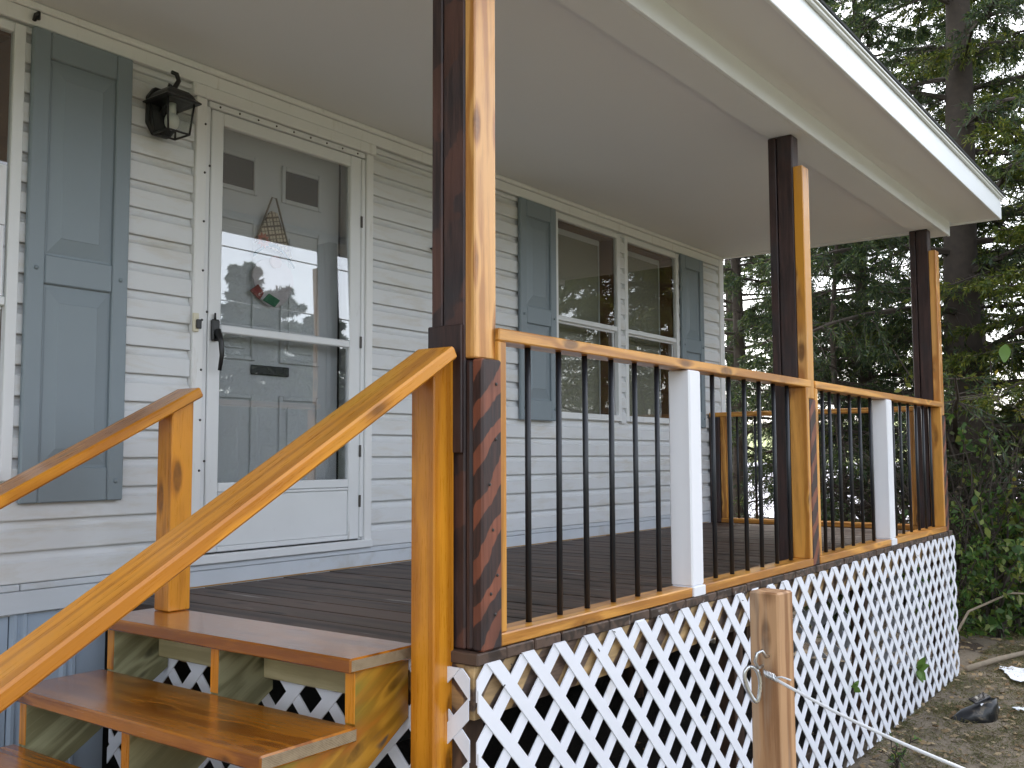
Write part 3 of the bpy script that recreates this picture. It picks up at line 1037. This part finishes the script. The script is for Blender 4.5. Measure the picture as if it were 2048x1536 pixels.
# doorbell
db = thing('doorbell', 'small black doorbell button on a cream plate by the door frame', 'doorbell', (.335, D - .031, 1.13))
box('bell_plate', (.312, .340), (D - .044, D - .031), (1.085, 1.165), M_cream, db, .003)
box('button', (.322, .347), (D - .054, D - .0445), (1.098, 1.138), M_black, db, .004)
# barn star, mostly behind the corner post
pts = []
for k2 in range(10):
    r_ = .165 if k2 % 2 == 0 else .068
    an = math.pi / 2 + .3 + k2 * math.pi / 5
    pts.append((2.0 + r_ * math.cos(an), 1.70 + r_ * math.sin(an)))
tag(prism('metal_star', pts, 1, D - .045, D - .02, M_black, None, .004), 'dark metal star hung on the siding behind the corner post', 'wall decor')
tube('cable_clip', [(-.40, D - .03, 2.19), (-.405, D - .05, 2.205), (-.395, D - .05, 2.215), (-.385, D - .03, 2.20)], .008, M_black, house, 8)


# ------------------------------------------------------------------ gnome door hanger
def plaid():
    b = NB('plaid_cloth')
    tc = b.n('ShaderNodeTexCoord')
    sp = b.n('ShaderNodeSeparateXYZ', i_0=tc.outputs['Object'])
    u = b.math('ADD', sp.outputs[0], b.math('MULTIPLY', sp.outputs[2], .25))
    v = b.math('ADD', sp.outputs[2], b.math('MULTIPLY', sp.outputs[0], -.25))

    def band(s_, per, wd):
        f = b.math('FRACT', b.math('DIVIDE', s_, per))
        return b.math('LESS_THAN', f, wd)
    a = b.math('MAXIMUM', band(u, .042, .22), band(v, .042, .22))
    c = b.math('MAXIMUM', band(b.math('ADD', u, .017), .042, .08), band(b.math('ADD', v, .017), .042, .08))
    col = b.mix(a, (.62, .55, .40), (.14, .085, .045))
    col = b.mix(c, col, (.10, .06, .03))
    b.set(col=col, rough=.9)
    return b.m


GX, GY, GZ = .815, D + .062, 1.52
gn = thing('door_hanger', 'gnome shaped wooden door hanger with plaid hat behind the glass', 'door decor', (GX, GY, GZ))
M_teal = plain('teal_paint', (.02, .13, .16), .6, var=.15)
M_oran = plain('orange_felt', (.50, .13, .07), .8, var=.2, scale=30)
M_pink = plain('pink_paint', (.55, .36, .34), .6)
M_beard = plain('white_beard_paint', (.62, .57, .58), .7, var=.08, scale=15)
M_red = plain('dark_red_paint', (.26, .02, .02), .6)
M_grn = plain('leaf_green_paint', (.02, .16, .07), .6)
M_jute = plain('jute_cord', (.14, .11, .06), .9)
prism('hat', [(GX - .105, GZ + .04), (GX + .125, GZ - .01), (GX + .03, GZ + .195), (GX - .005, GZ + .20), (GX - .02, GZ + .19)], 1, GY + .002, GY + .012, plaid(), gn, .002)
br = [(GX - .115 + .245 * q / 12, GZ - .02 + .075 * math.sin(math.pi * (q / 12)) - .03 * q / 12) for q in range(13)]
br2 = [(GX + .130 - .245 * q / 12, GZ - .055 + .075 * math.sin(math.pi * (q / 12)) - .004 + .02 * q / 12) for q in range(13)]
prism('hat_brim', br + br2, 1, GY - .006, GY + .001, M_teal, gn)
prism('beard', [(GX + .01 + .125 * math.cos(q * math.pi / 10) * (1 if q <= 10 else .9), GZ - .13 + (.105 if q <= 10 else .13) * math.sin(q * math.pi / 10)) for q in range(20)], 1, GY + .002, GY + .013, M_beard, gn)
prism('nose', [(GX + .01 + .035 * math.cos(q * math.pi / 8), GZ - .045 + .03 * math.sin(q * math.pi / 8)) for q in range(16)], 1, GY - .014, GY - .007, M_pink, gn)
fl = prism('flower', [(GX - .065 + (.038 if q % 2 == 0 else .024) * math.cos(q * math.pi / 10), GZ + .045 + (.038 if q % 2 == 0 else .024) * math.sin(q * math.pi / 10)) for q in range(20)], 1, GY - .014, GY - .007, M_oran, gn)
prism('flower_eye', [(GX - .065 + .013 * math.cos(q * math.pi / 5), GZ + .045 + .013 * math.sin(q * math.pi / 5)) for q in range(10)], 1, GY - .019, GY - .0145, M_brown, fl)
prism('red_leaf', [(GX - .13, GZ - .20), (GX - .075, GZ - .235), (GX - .05, GZ - .20), (GX - .085, GZ - .165)], 1, GY - .005, GY + .0015, M_red, gn)
prism('green_leaf', [(GX - .055, GZ - .235), (GX + .015, GZ - .26), (GX + .045, GZ - .225), (GX - .02, GZ - .20)], 1, GY - .005, GY + .0015, M_grn, gn)
tube('hanging_cord', [(GX - .10, GY + .004, GZ + .03), (GX - .012, GY - .006, GZ + .262), (GX + .012, GY - .006, GZ + .262), (GX + .115, GY + .004, GZ + .0)], .005, M_jute, gn, 6)

# ------------------------------------------------------------------ tie-out post, carabiner, cable
FX, FY = .475, -.665
fp = thing('tie_out_post', 'bare wooden post with a split top standing before the lattice', 'post', (FX, FY, -1.12))
o = box('post_timber', (FX - .0445, FX + .0445), (FY - .0445, FY + .0445), (gz(FX, FY) - .05, .172), bare_wood, fp, .005, (0, 0, math.radians(-6)))
ex, ey, ez = FX - .055, FY - .002, -.005
tube('eye_bolt', [(FX - .03, FY - .008, ez + .004), (ex - .008, ey - .006, ez + .006), (ex - .026, ey - .002, ez + .024), (ex - .040, ey + .006, ez + .018), (ex - .044, ey + .010, ez - .004), (ex - .034, ey + .006, ez - .022), (ex - .018, ey, ez - .018)], .0048, M_steel, fp, 8)
cpath = []
for k2 in range(21):
    an = 2 * math.pi * k2 / 20
    rr = .017 + .007 * math.cos(an)
    cpath.append((rr * math.sin(an) * 1.15, 0, .048 * math.cos(an)))
cb_c = Vector((FX - .092, FY + .018, -.072))
V, F = tube_geo([Vector(p) for p in cpath], .0060, 8, False)
cb = raw('carabiner', V, F, M_steel, None, cb_c, True)
cb.rotation_euler = (0, math.radians(-10), math.radians(-48))
tag(cb, 'silver carabiner clipped to the eye bolt of the bare post', 'carabiner')
r0 = Vector((FX - .075, FY - .010, -.042))
r1 = Vector((.05, -1.255, -.105))
dirv = (r1 - r0)
path = [r0 + dirv * (q / 8) + Vector((0, 0, -.012 * math.sin(math.pi * q / 8))) for q in range(9)]
endp = Vector((-1.25, -4.0, -1.06))
for q in range(1, 13):
    s_ = q / 12
    p = r1.lerp(endp, s_)
    p.z = r1.z + (endp.z - r1.z) * (s_ ** 1.0) - .10 * math.sin(math.pi * s_)
    path.append(p)
cable = thing('tie_out_cable', 'white coated cable tied to the carabiner on the bare post', 'cable', r0)
tube('cable', path, .0042, M_rope, cable, 8)
coil = [r0 + dirv.normalized() * (.045 * q / 48) + Vector((math.cos(q * .9) * .008, math.sin(q * .9) * .004, math.sin(q * .9) * .009)) for q in range(49)]
tube('wrapped_coil', coil, .0026, M_steel, cable, 6)
tube('loose_end', [r0 + dirv.normalized() * .04, r0 + dirv.normalized() * .07 + Vector((.004, 0, .010)), r0 + dirv.normalized() * .105 + Vector((.006, 0, .012))], .0024, M_rope, cable, 6)
stk = tube('ground_stake', [endp + Vector((0, 0, -.12)), endp + Vector((0, 0, .05))], [.008, .008], M_steel, None, 8)
tag(stk, 'steel ground stake holding the end of the white cable', 'stake')


# ------------------------------------------------------------------ vegetation
def tri_mesh(name, P, mat, parent, at, nper=3):
    """P: (n, nper, 3) array of separate polygons"""
    n = P.shape[0]
    me = bpy.data.meshes.new(name)
    me.vertices.add(n * nper)
    me.vertices.foreach_set('co', (P - np.array(at)).reshape(-1).astype(np.float32))
    me.loops.add(n * nper)
    me.loops.foreach_set('vertex_index', np.arange(n * nper, dtype=np.int32))
    me.polygons.add(n)
    me.polygons.foreach_set('loop_start', np.arange(0, n * nper, nper, dtype=np.int32))
    me.polygons.foreach_set('loop_total', np.full(n, nper, dtype=np.int32))
    me.update(calc_edges=True)
    me.materials.append(mat)
    o = bpy.data.objects.new(name, me)
    return link(o, parent, at)


def unit(v):
    return v / (np.linalg.norm(v, axis=-1, keepdims=True) + 1e-9)


def blades(base, d, length, width, droop=0.0):
    """thin kite-shaped needles/leaves: (n,4,3)"""
    n = len(base)
    r_ = unit(rng.normal(size=(n, 3)))
    side = unit(np.cross(d, r_))
    L = (length * rng.uniform(.6, 1.25, n))[:, None]
    W = (width * rng.uniform(.7, 1.3, n))[:, None]
    mid = base + d * L * .5
    tip = base + d * L
    tip[:, 2] -= droop * L[:, 0]
    return np.stack([base, mid + side * W * .5, tip, mid - side * W * .5], 1)


def sweep(path, n):
    """points and tangents along polyline"""
    path = np.array(path)
    seg = np.linalg.norm(np.diff(path, axis=0), axis=1)
    cum = np.concatenate([[0], np.cumsum(seg)])
    t = rng.uniform(0, cum[-1], n)
    i = np.clip(np.searchsorted(cum, t) - 1, 0, len(seg) - 1)
    f = ((t - cum[i]) / seg[i])[:, None]
    return path[i] * (1 - f) + path[i + 1] * f, unit(path[i + 1] - path[i]), t / cum[-1]


def conifer(loc, height, r_trunk, nlimb, reach, label, group, zlo=.8, needle=.075, nw=.010, twigs=16, per=26, mat=None, lean=(0, 0), bare=0.15, droop=.35, seed=1, limb_mat=None, azr=None):
    rs = np.random.default_rng(seed)
    t = thing('conifer_tree', label, 'tree', loc, group)
    L0 = np.array(loc)
    tp = []
    nseg = 9
    for q in range(nseg + 1):
        f = q / nseg
        tp.append(L0 + np.array([lean[0] * f + .05 * math.sin(q * 1.7 + seed), lean[1] * f + .05 * math.cos(q * 1.3 + seed), height * f - .1]))
    rr = [r_trunk * (1.25 if q == 0 else 1) * (1 - .9 * q / nseg) + .008 for q in range(nseg + 1)]
    tube('trunk', tp, rr, M_bark, t, 12)
    geo, P = [], []
    tpa = np.array(tp)
    for i in range(nlimb):
        f = (zlo + (height - zlo) * (i + rs.uniform(0, .9)) / nlimb) / height
        f = min(f, .97)
        base = tpa[0] * 0 + np.array([np.interp(f, np.linspace(0, 1, nseg + 1), tpa[:, k2]) for k2 in range(3)])
        az = rs.uniform(*azr) if azr else i * 2.399 + rs.uniform(-.5, .5)
        ln = reach * (1 - f) ** .7 * rs.uniform(.65, 1.15) + .25
        el = rs.uniform(-.1, .35)
        path = [base]
        cur = base.copy()
        ns = 6
        for q in range(ns):
            a2 = az + rs.uniform(-.18, .18)
            e2 = el - droop * (q / ns) * 1.3 + (0.25 if q == ns - 1 else 0)
            cur = cur + np.array([math.cos(a2) * math.cos(e2), math.sin(a2) * math.cos(e2), math.sin(e2)]) * ln / ns
            path.append(cur.copy())
        rl = max(.006, r_trunk * .22 * (1 - f) + .006)
        geo.append(tube_geo(path, [rl * (1 - .85 * q / ns) for q in range(ns + 1)], 5, False))
        # twigs
        pb, tg, tt = sweep(path, twigs)
        for k2 in range(twigs):
            if tt[k2] < bare:
                bare_twig = True
            else:
                bare_twig = rs.uniform() < .12
            sd_ = 1 if rs.uniform() < .5 else -1
            perp = unit(np.cross(tg[k2], [0, 0, 1.])) * sd_
            d = unit(tg[k2] * rs.uniform(.4, 1.0) + perp * rs.uniform(.4, 1.0) + np.array([0, 0, rs.uniform(-.6, .2)]))
            tl = ln * rs.uniform(.12, .30) * (1.15 - tt[k2] * .6)
            e1 = pb[k2] + d * tl * .5
            e2_ = pb[k2] + d * tl + np.array([0, 0, -tl * rs.uniform(.1, .4)])
            geo.append(tube_geo([pb[k2], e1, e2_], [.004 + .0015 * rl / .02, .0035, .002], 3, False))
            if bare_twig:
                continue
            bp_, td, ft = sweep([pb[k2] + d * tl * .08, e1, e2_], per)
            nd = unit(td * .75 + rng.normal(size=(per, 3)) * .55)
            P.append(blades(bp_, nd, needle, nw, .12))
    V, F = merge(geo)
    raw('limbs', [np.array(v) - L0 for v in V], F, limb_mat or M_bark, t, loc)
    tri_mesh('crown', np.concatenate(P), mat or M_needle, t, loc, 4)
    return t


def shrub(name, loc, stems, h, spread, nleaf, lsize, mat, label, cat, group, seed=1, lw=.55, smat=None, nsub=7, bias=(0, 0, 0)):
    rs = np.random.default_rng(seed)
    t = thing(name, label, cat, loc, group)
    L0 = np.array(loc)
    geo, P = [], []
    for i in range(stems):
        az = rs.uniform(0, 6.283)
        out = spread * rs.uniform(.3, 1.0)
        hh = h * rs.uniform(.55, 1.1)
        path = [L0 + np.array([rs.uniform(-.12, .12) * spread, rs.uniform(-.12, .12) * spread, -.03])]
        for q in range(1, 6):
            f = q / 5
            path.append(L0 + np.array([math.cos(az) * out * f ** 1.4 + rs.uniform(-.05, .05) * spread + bias[0] * f, math.sin(az) * out * f ** 1.4 + rs.uniform(-.05, .05) * spread + bias[1] * f, hh * (f - .18 * f ** 3) + bias[2] * f]))
        geo.append(tube_geo(path, [.0055 * h * (1 - .75 * q / 5) + .002 for q in range(6)], 4, False))
        for j in range(nsub):
            pb, tg, tt = sweep(path, 1)
            d = unit(tg[0] * .5 + rs.normal(size=3) * .6)
            tl = rs.uniform(.12, .32) * h * .5
            e2_ = pb[0] + d * tl
            e3 = e2_ + unit(d + rs.normal(size=3) * .5) * tl * .6
            geo.append(tube_geo([pb[0], e2_, e3], [.0035, .0026, .0015], 3, False))
            nl = max(1, nleaf // (stems * nsub))
            bp_, td, ft = sweep([pb[0], e2_, e3], nl)
            nd = unit(td * .5 + rng.normal(size=(nl, 3)) * .6 + np.array([0, 0, -.15]))
            P.append(blades(bp_, nd, lsize, lsize * lw, .2))
    V, F = merge(geo)
    raw('stems', [np.array(v) - L0 for v in V], F, smat or M_twig, t, loc)
    tri_mesh('foliage', np.concatenate(P), mat, t, loc, 4)
    return t


G1 = 'evergreens beyond the end of the porch'
conifer((9.0, .58, gz(9, .58)), 11.5, .235, 84, 3.2, 'big evergreen with a thick bare trunk beside the roof corner', G1, zlo=1.0, twigs=44, per=38, seed=3, needle=.08, nw=.013, bare=.08)
conifer((9.3, 3.3, gz(9, 4)), 7.5, .10, 70, 2.6, 'dense dark evergreen standing just beyond the house corner', G1, zlo=1.7, twigs=50, per=44, seed=5)
conifer((10.2, 2.0, gz(11, 2)), 9, .11, 80, 2.8, 'dark evergreen with drooping limbs between the thick trunk and house corner', G1, zlo=1.0, twigs=50, per=44, seed=8)
conifer((7.9, 1.6, gz(8, 2)), 4.6, .045, 56, 1.5, 'small dark evergreen growing close behind the end railing', G1, zlo=.9, twigs=36, per=40, seed=12, needle=.055, nw=.009)
conifer((9.7, -.25, gz(9, 0)), 11, .13, 84, 2.6, 'leafy evergreen with yellow green tips right of the thick trunk', G1, zlo=.9, twigs=46, per=40, seed=21, mat=M_needle2, needle=.07, nw=.014)
conifer((8.3, -.80, gz(8, -1)), 5.6, .05, 62, 2.2, 'slender cedar with yellow green boughs reaching the roof corner', G1, zlo=2.4, twigs=40, per=46, seed=44, mat=M_needle2, needle=.055, nw=.014)
conifer((12.6, 1.2, gz(12, 1)), 10, .12, 70, 3.2, 'shadowy evergreen directly behind the thick trunk', G1, zlo=.1, twigs=44, per=40, seed=25, needle=.09, nw=.015)
conifer((13.5, 3.9, gz(13, 4)), 11, .13, 70, 3.4, 'deep green evergreen in the second row behind the house corner', G1, zlo=2.2, twigs=44, per=40, seed=27, needle=.09, nw=.015)
conifer((16.5, 6.6, gz(15, 5)), 13, .16, 60, 4.0, 'tall evergreen rising behind the dark ones', G1, zlo=3.0, twigs=34, per=30, seed=31, needle=.12, nw=.02)
conifer((17, .8, gz(15, 1)), 14, .16, 60, 4.2, 'tall evergreen farther out behind the thick trunk', G1, zlo=.6, twigs=34, per=30, seed=33, needle=.12, nw=.02)

G2 = 'brush at the end of the porch'
shrub('understory_shrub', (6.75, .30, gz(7, .3)), 18, 1.25, .75, 2200, .060, M_leaf, 'tangled green shrub at the foot of the evergreen', 'shrub', G2, 2)
shrub('understory_shrub', (7.5, -.10, gz(7.6, 0)), 18, 1.6, .9, 2400, .065, M_leaf, 'leafy shrub growing beside the end of the lattice', 'shrub', G2, 4)
shrub('understory_shrub', (6.4, 1.15, gz(6.4, 1.1)), 18, .95, .7, 5000, .05, M_needle, 'low dark shrub added to darken the view past the deck end', 'shrub', G2, 71, nsub=12)  # added to darken what shows through the lattice at the deck end
shrub('understory_shrub', (8.2, 1.7, gz(8, 1.7)), 12, 1.2, .9, 1300, .05, M_leaf, 'low green shrub seen through the end railing', 'shrub', G2, 6)
shrub('leafy_vine', (7.15, .05, gz(7, 0)), 14, 1.9, .8, 900, .085, M_leaf, 'vine with broad bright leaves hanging in the brush', 'vine', G2, 81, nsub=8, lw=.6)
shrub('bare_brush', (7.4, .35, gz(7, .3)), 30, 2.3, 1.3, 500, .04, M_brush, 'tangle of bare grey twigs behind the last post', 'brush', G2, 9, nsub=12)
shrub('bare_brush', (8.4, 1.0, gz(8, 1.2)), 30, 2.2, 1.5, 500, .04, M_brush, 'tall tangle of dry twigs behind the end railing', 'brush', G2, 10, nsub=12)
shrub('bare_brush', (9.6, -.6, gz(9, -.6)), 30, 2.8, 1.6, 700, .05, M_brush, 'dry brush between the thick trunk and the open yard', 'brush', G2, 11, nsub=12)
shrub('evergreen_shrub', (8.3, .5, gz(8, .5)), 22, 1.7, 1.1, 9000, .05, M_needle, 'low dark evergreen shrub under the thick trunk', 'shrub', G2, 61, nsub=14, lw=.3)
shrub('evergreen_shrub', (9.3, -.15, gz(9, 0)), 22, 2.2, 1.3, 9000, .055, M_needle, 'dark bushy evergreen shrub at the yard edge', 'shrub', G2, 62, nsub=14, lw=.3)
shrub('evergreen_shrub', (10.6, .9, gz(10, 1)), 22, 2.6, 1.5, 9000, .06, M_needle, 'tall dark evergreen shrub filling the gap behind the trunk', 'shrub', G2, 63, nsub=14, lw=.3)
shrub('young_tree', (7.9, .15, gz(8, .1)), 5, 3.0, .9, 420, .075, M_yleaf, 'thin sapling with yellow green leaves beside the roof corner', 'sapling', G2, 14, nsub=9)
shrub('young_tree', (10.8, 1.4, gz(10, 1)), 6, 3.4, 1.2, 600, .08, M_yleaf, 'yellowing sapling among the dark evergreens', 'sapling', G2, 15, nsub=9)

# pale bare branches
tag(tube('fallen_branch', [(5.62, -.04, gz(5.6, 0) + .03), (6.05, -.16, gz(6, 0) + .035), (6.6, -.33, gz(6.6, -.3) + .03), (7.4, -.72, gz(7.4, -.7) + .02)], [.022, .020, .018, .014], M_paleB, None, 8), 'pale fallen branch lying from the lattice end into the brush', 'branch')
tag(tube('arching_branch', [(6.3, .25, gz(6, .2)), (6.5, .12, -.72), (6.9, -.12, -.60), (7.5, -.5, -.66)], [.012, .011, .009, .006], M_paleB, None, 6), 'thin pale branch arching over the leafy undergrowth', 'branch')

# one large leaf hanging on a thin twig
lt = thing('leafy_twig', 'thin twig with one large toothed green leaf before the evergreens', 'twig', (4.05, -.72, 1.25))
tube('twig', [(4.6, -.98, 1.20), (4.35, -.84, 1.23), (4.05, -.665, 1.19)], [.004, .003, .002], M_twig, lt, 5)
tube('twig', [(4.6, -.98, 1.20), (4.9, -1.3, .6), (5.1, -1.5, -.3), (5.2, -1.6, gz(5.2, -1.6) - .03)], [.005, .006, .007, .008], M_twig, lt, 5)


def leaf_obj(name, c, size, d, mat, parent, wid=.33):
    d = Vector(d).normalized()
    s = d.cross(Vector((.75, .6, .1))).normalized()
    nrm = s.cross(d)
    V = []
    pr_ = [0, .55, .9, 1, .92, .72, .45, .15]
    for q, w_ in enumerate(pr_):
        f = q / 7
        off = nrm * (.06 * size * math.sin(f * 3))
        V += [d * (f * size) + off - s * (w_ * wid * size) + nrm * .03 * size, d * (f * size) + off, d * (f * size) + off + s * (w_ * wid * size) + nrm * .03 * size]
    F = []
    for q in range(7):
        F += [(q * 3, q * 3 + 1, q * 3 + 4, q * 3 + 3), (q * 3 + 1, q * 3 + 2, q * 3 + 5, q * 3 + 4)]
    return raw(name, V, F, mat, parent, c, True)


leaf_obj('leaf', (4.05, -.665, 1.19), .11, (-.05, .09, -1), M_leaf, lt)

# weed leaves poking through the lattice
wd = thing('lattice_weed', 'dark green weed leaves poking through the lattice', 'weed', (4.2, -.03, -1.05))
tube('stem', [(4.35, .05, gz(4.3, 0)), (4.37, .0, -.90), (4.38, -.03, -.80)], .003, M_twig, wd, 5)
for (dx, dz, sz) in ((.06, .5, .09), (-.4, .3, .08), (.5, .1, .10), (-.5, -.4, .07), (.4, -.6, .09), (0, -.8, .08)):
    leaf_obj('leaf', (4.38, -.032, -.80), sz, (dx, -.25, dz), M_leaf, wd, .28)
wd = thing('lattice_weed', 'small pale weed leaf caught in the lattice diamonds', 'weed', (3.0, -.03, -1.05))
tube('stem', [(3.15, .05, gz(3.1, 0)), (3.14, .0, -.80), (3.12, -.03, -.68)], .003, M_twig, wd, 5)
for (dx, dz, sz) in ((-.5, .4, .06), (.3, .5, .05), (.6, -.3, .06)):
    leaf_obj('leaf', (3.12, -.032, -.68), sz, (dx, -.25, dz), M_leaf, wd, .28)
shrub('ground_weed', (3.25, -.20, gz(3.2, -.2)), 7, .20, .14, 90, .05, M_leaf, 'small feathery weed growing at the lattice foot', 'weed', None, 40, lw=.25)

# ---- ground litter
n = 6500
px_ = rng.uniform(2.0, 9.5, n); py_ = rng.uniform(-2.4, 1.2, n)
keep = ~((px_ < 5.5) & (py_ > -.02) & (rng.uniform(size=n) < .4))
px_, py_ = px_[keep], py_[keep]
base = np.stack([px_, py_, np.array([gz(a, b_) for a, b_ in zip(px_, py_)]) + .014], 1)
an = rng.uniform(0, 6.283, len(base))
d = np.stack([np.cos(an), np.sin(an), rng.uniform(0, .35, len(base))], 1)
L = rng.uniform(.015, .06, len(base))[:, None]
side = np.stack([-np.sin(an), np.cos(an), rng.uniform(-.5, .5, len(base))], 1) * L * .32
tag(tri_mesh('leaf_litter', np.stack([base, base + d * L * .5 + side, base + d * L, base + d * L * .5 - side], 1), M_litter, None, (0, 0, 0), 4), 'dry fallen leaves scattered on the dirt', 'leaf litter', None, 'stuff')
n = 90000
cx_ = rng.uniform(2.0, 9.0, 700); cy_ = rng.uniform(-2.2, .0, 700)
idx = rng.integers(0, 700, n)
px_ = cx_[idx] + rng.normal(0, .07, n); py_ = np.minimum(cy_[idx] + rng.normal(0, .07, n), -.03)
base = np.stack([px_, py_, np.array([gz(a, b_) for a, b_ in zip(px_, py_)]) + .002], 1)
d = unit(np.stack([rng.normal(0, .9, n), rng.normal(0, .9, n), np.abs(rng.normal(.6, .3, n))], 1))
tag(tri_mesh('grass', blades(base, d, .045, .004, .3), M_grass, None, (0, 0, 0), 4), 'thin straw coloured grass on the dirt', 'grass', None, 'stuff')

# black plastic scrap
bs = thing('plastic_scrap', 'crumpled black plastic scrap with a white patch on the dirt', 'scrap', (4.3, -.33, gz(4.3, -.3)))
from mathutils import noise as mnoise
gs = gz(4.3, -.3)
M_gloss = plain('glossy_black_plastic', (.012, .013, .017), .18, var=.2, coat=.5)
bm = bmesh.new()
ring0 = [(-.13, .06), (-.05, -.05), (.05, -.09), (.12, -.05), (.12, .03), (.02, .07)]
ring1 = [(-.125, .055), (-.03, -.035), (.055, -.075), (.125, -.045), (.12, .02), (.03, .055)]
hz = [.012, .075, .115, .135, .125, .08]
A = [bm.verts.new((x_, y_, .0)) for (x_, y_) in ring0]
B = [bm.verts.new((x_, y_, z_)) for (x_, y_), z_ in zip(ring1, hz)]
for q in range(6):
    bm.faces.new((A[q], A[(q + 1) % 6], B[(q + 1) % 6], B[q]))
bm.faces.new(B); bm.faces.new(A[::-1])
bmesh.ops.triangulate(bm, faces=list(bm.faces))
bmesh.ops.subdivide_edges(bm, edges=list(bm.edges), cuts=3, use_grid_fill=True, smooth=.25)
for v in bm.verts:
    v.co += Vector((1, 1, .6)) * (mnoise.noise(v.co * 28) * .007)
o = from_bm('shell', bm, M_scrap, bs, (4.33, -.36, gs + .004), True)
o.rotation_euler = (0, 0, -.65)
o = box('lid', (4.30, 4.42), (-.415, -.355), (gs + .128, gs + .140), M_gloss, bs, .004, (.25, -.28, -.65))
o = box('white_patch', (4.305, 4.355), (-.435, -.405), (gs + .098, gs + .104), M_paper, bs, .002, (.9, -.1, -.65))


def crumple(name, c, sx, sy, sz, mat, label, seed):
    bm = bmesh.new()
    bmesh.ops.create_grid(bm, x_segments=12, y_segments=8, size=1)
    for v in bm.verts:
        q = v.co + Vector((seed * 3.1, 0, 0))
        v.co = Vector((v.co.x * sx * (1 + .2 * mnoise.noise(q * 2)), v.co.y * sy * (1 + .3 * mnoise.noise(q * 2.5)), sz * (mnoise.noise(q * 2.7) * .6 + .7)))
    ext = bmesh.ops.extrude_face_region(bm, geom=list(bm.faces))
    bmesh.ops.translate(bm, vec=(0, 0, .002), verts=[e for e in ext['geom'] if isinstance(e, bmesh.types.BMVert)])
    o = from_bm(name, bm, mat, None, c)
    o.rotation_euler = (0, 0, seed)
    return tag(o, label, 'litter', 'paper litter on the dirt')


crumple('paper_scrap', (5.75, -.40, gz(5.7, -.4) + .008), .24, .12, .03, M_paper, 'wide crumpled sheet of pale plastic on the dirt', .4)
crumple('paper_scrap', (4.72, -.37, gz(4.7, -.4) + .008), .07, .018, .02, M_paper, 'thin curved white strip near the black scrap', .9)
crumple('paper_scrap', (4.75, -.56, gz(4.7, -.5) + .008), .06, .03, .02, M_paper, 'small crumpled white paper beside the curved strip', 2.2)

# ------------------------------------------------------------------ across the road (seen mirrored in the glass)
G3 = 'trees across the road'


def far_tree(az, dist, h, reach, seed, label, zlo=1.0, mat=None, nl=46, droop=.35, thin=False):
    a = math.radians(az)
    x_, y_ = -2.2 + math.cos(a) * dist, 2 * D + 1.75 + math.sin(a) * dist
    return conifer((x_, y_, gz(x_, y_) - .1), h, .22, nl, reach, label, G3, zlo=zlo, needle=.20, nw=.04, twigs=16 if thin else 26, per=18 if thin else 44, mat=mat or M_far, seed=seed, droop=droop)


far_tree(-51.8, 34, 9.6, 2.2, 51, 'pointed evergreen across the road with ragged top', 1.0, droop=.3, nl=110)
far_tree(-50.0, 30, 7.9, 2.6, 52, 'low spreading evergreen across the road', .6, nl=90)
far_tree(-47.5, 34, 7.8, 2.8, 53, 'rounded evergreen across the road beside the low one', .5, nl=90)
far_tree(-44.5, 37, 6.0, 3.0, 54, 'mid height evergreen in the row across the road', .5)
far_tree(-36, 26, 8.0, 4.2, 55, 'broad leafy tree across the road with open crown', .4, M_far, 44, thin=True)
far_tree(-31.5, 24, 7.4, 4.0, 56, 'wide tree across the road with bright gaps', .4, M_far, 44, thin=True)
far_tree(-27.5, 26, 8.6, 4.0, 57, 'tall open tree at the far end of the row across the road', .4, M_far, 44, thin=True)
# added wood that blocks low sky light from the wall: one dense belt
def wood_belt(name, pts, hts, depth, n, label):
    P = np.array(pts, float)
    seg = np.linalg.norm(np.diff(P, axis=0), axis=1)
    cum = np.concatenate([[0], np.cumsum(seg)])
    tt = rng.uniform(0, cum[-1], n)
    bx = np.interp(tt, cum, P[:, 0]); by = np.interp(tt, cum, P[:, 1])
    hh = np.interp(tt, cum, hts) * (1 + .22 * np.sin(tt * .61) + .14 * np.sin(tt * 1.37 + 1) + .1 * np.sin(tt * 3.1))
    bx = bx + rng.normal(0, depth, n); by = by + rng.normal(0, depth, n)
    zz = gz(0, 0) + hh * rng.uniform(0, 1, n) ** .8
    d_ = unit(rng.normal(size=(n, 3)))
    o = tri_mesh(name, blades(np.stack([bx, by, zz], 1), d_, .75, .45, .2), M_far, None, (0, 0, 0), 4)
    return tag(o, label, 'woods', None, 'stuff')


wood_belt('sky_block_woods', [(-75, 40), (-70, -10), (-45, -34), (-10, -40), (25, -38), (60, -40), (95, -44)], [9, 9, 8, 6.0, 4.6, 2.6, 2.6], 1.6, 60000, 'dense belt of trees added to block the low sky across the road')
for i, (yy, zz, dz) in enumerate(((-11.0, 6.4, -.5), (-11.0, 5.55, -.9), (-11.0, 5.2, -1.0))):
    pth = []
    for q in range(25):
        f = q / 24
        pth.append((-30 + 80 * f, yy - .35 * i, zz + dz * f - 1.2 * 4 * f * (1 - f) * .45))
    tag(tube('overhead_wire', pth, .016, M_black, None, 5), ('upper overhead wire across the yard', 'middle overhead wire across the yard', 'lowest overhead wire across the yard')[i], 'wire', 'overhead wires along the road')
for i, xx in enumerate((-30, 50)):
    p = thing('utility_pole', ('wooden utility pole at the near end of the wires', 'wooden utility pole at the far end of the wires')[i], 'pole', (xx, -11.3, -1.1), 'utility poles along the road')
    tube('pole', [(xx, -11.3, -1.5), (xx, -11.3, 7.2)], [.16, .12], M_bark, p, 12)
    box('crossarm', (xx - .06, xx + .06), (-12.3, -10.3), (6.6, 6.72), M_bark, p, .01)
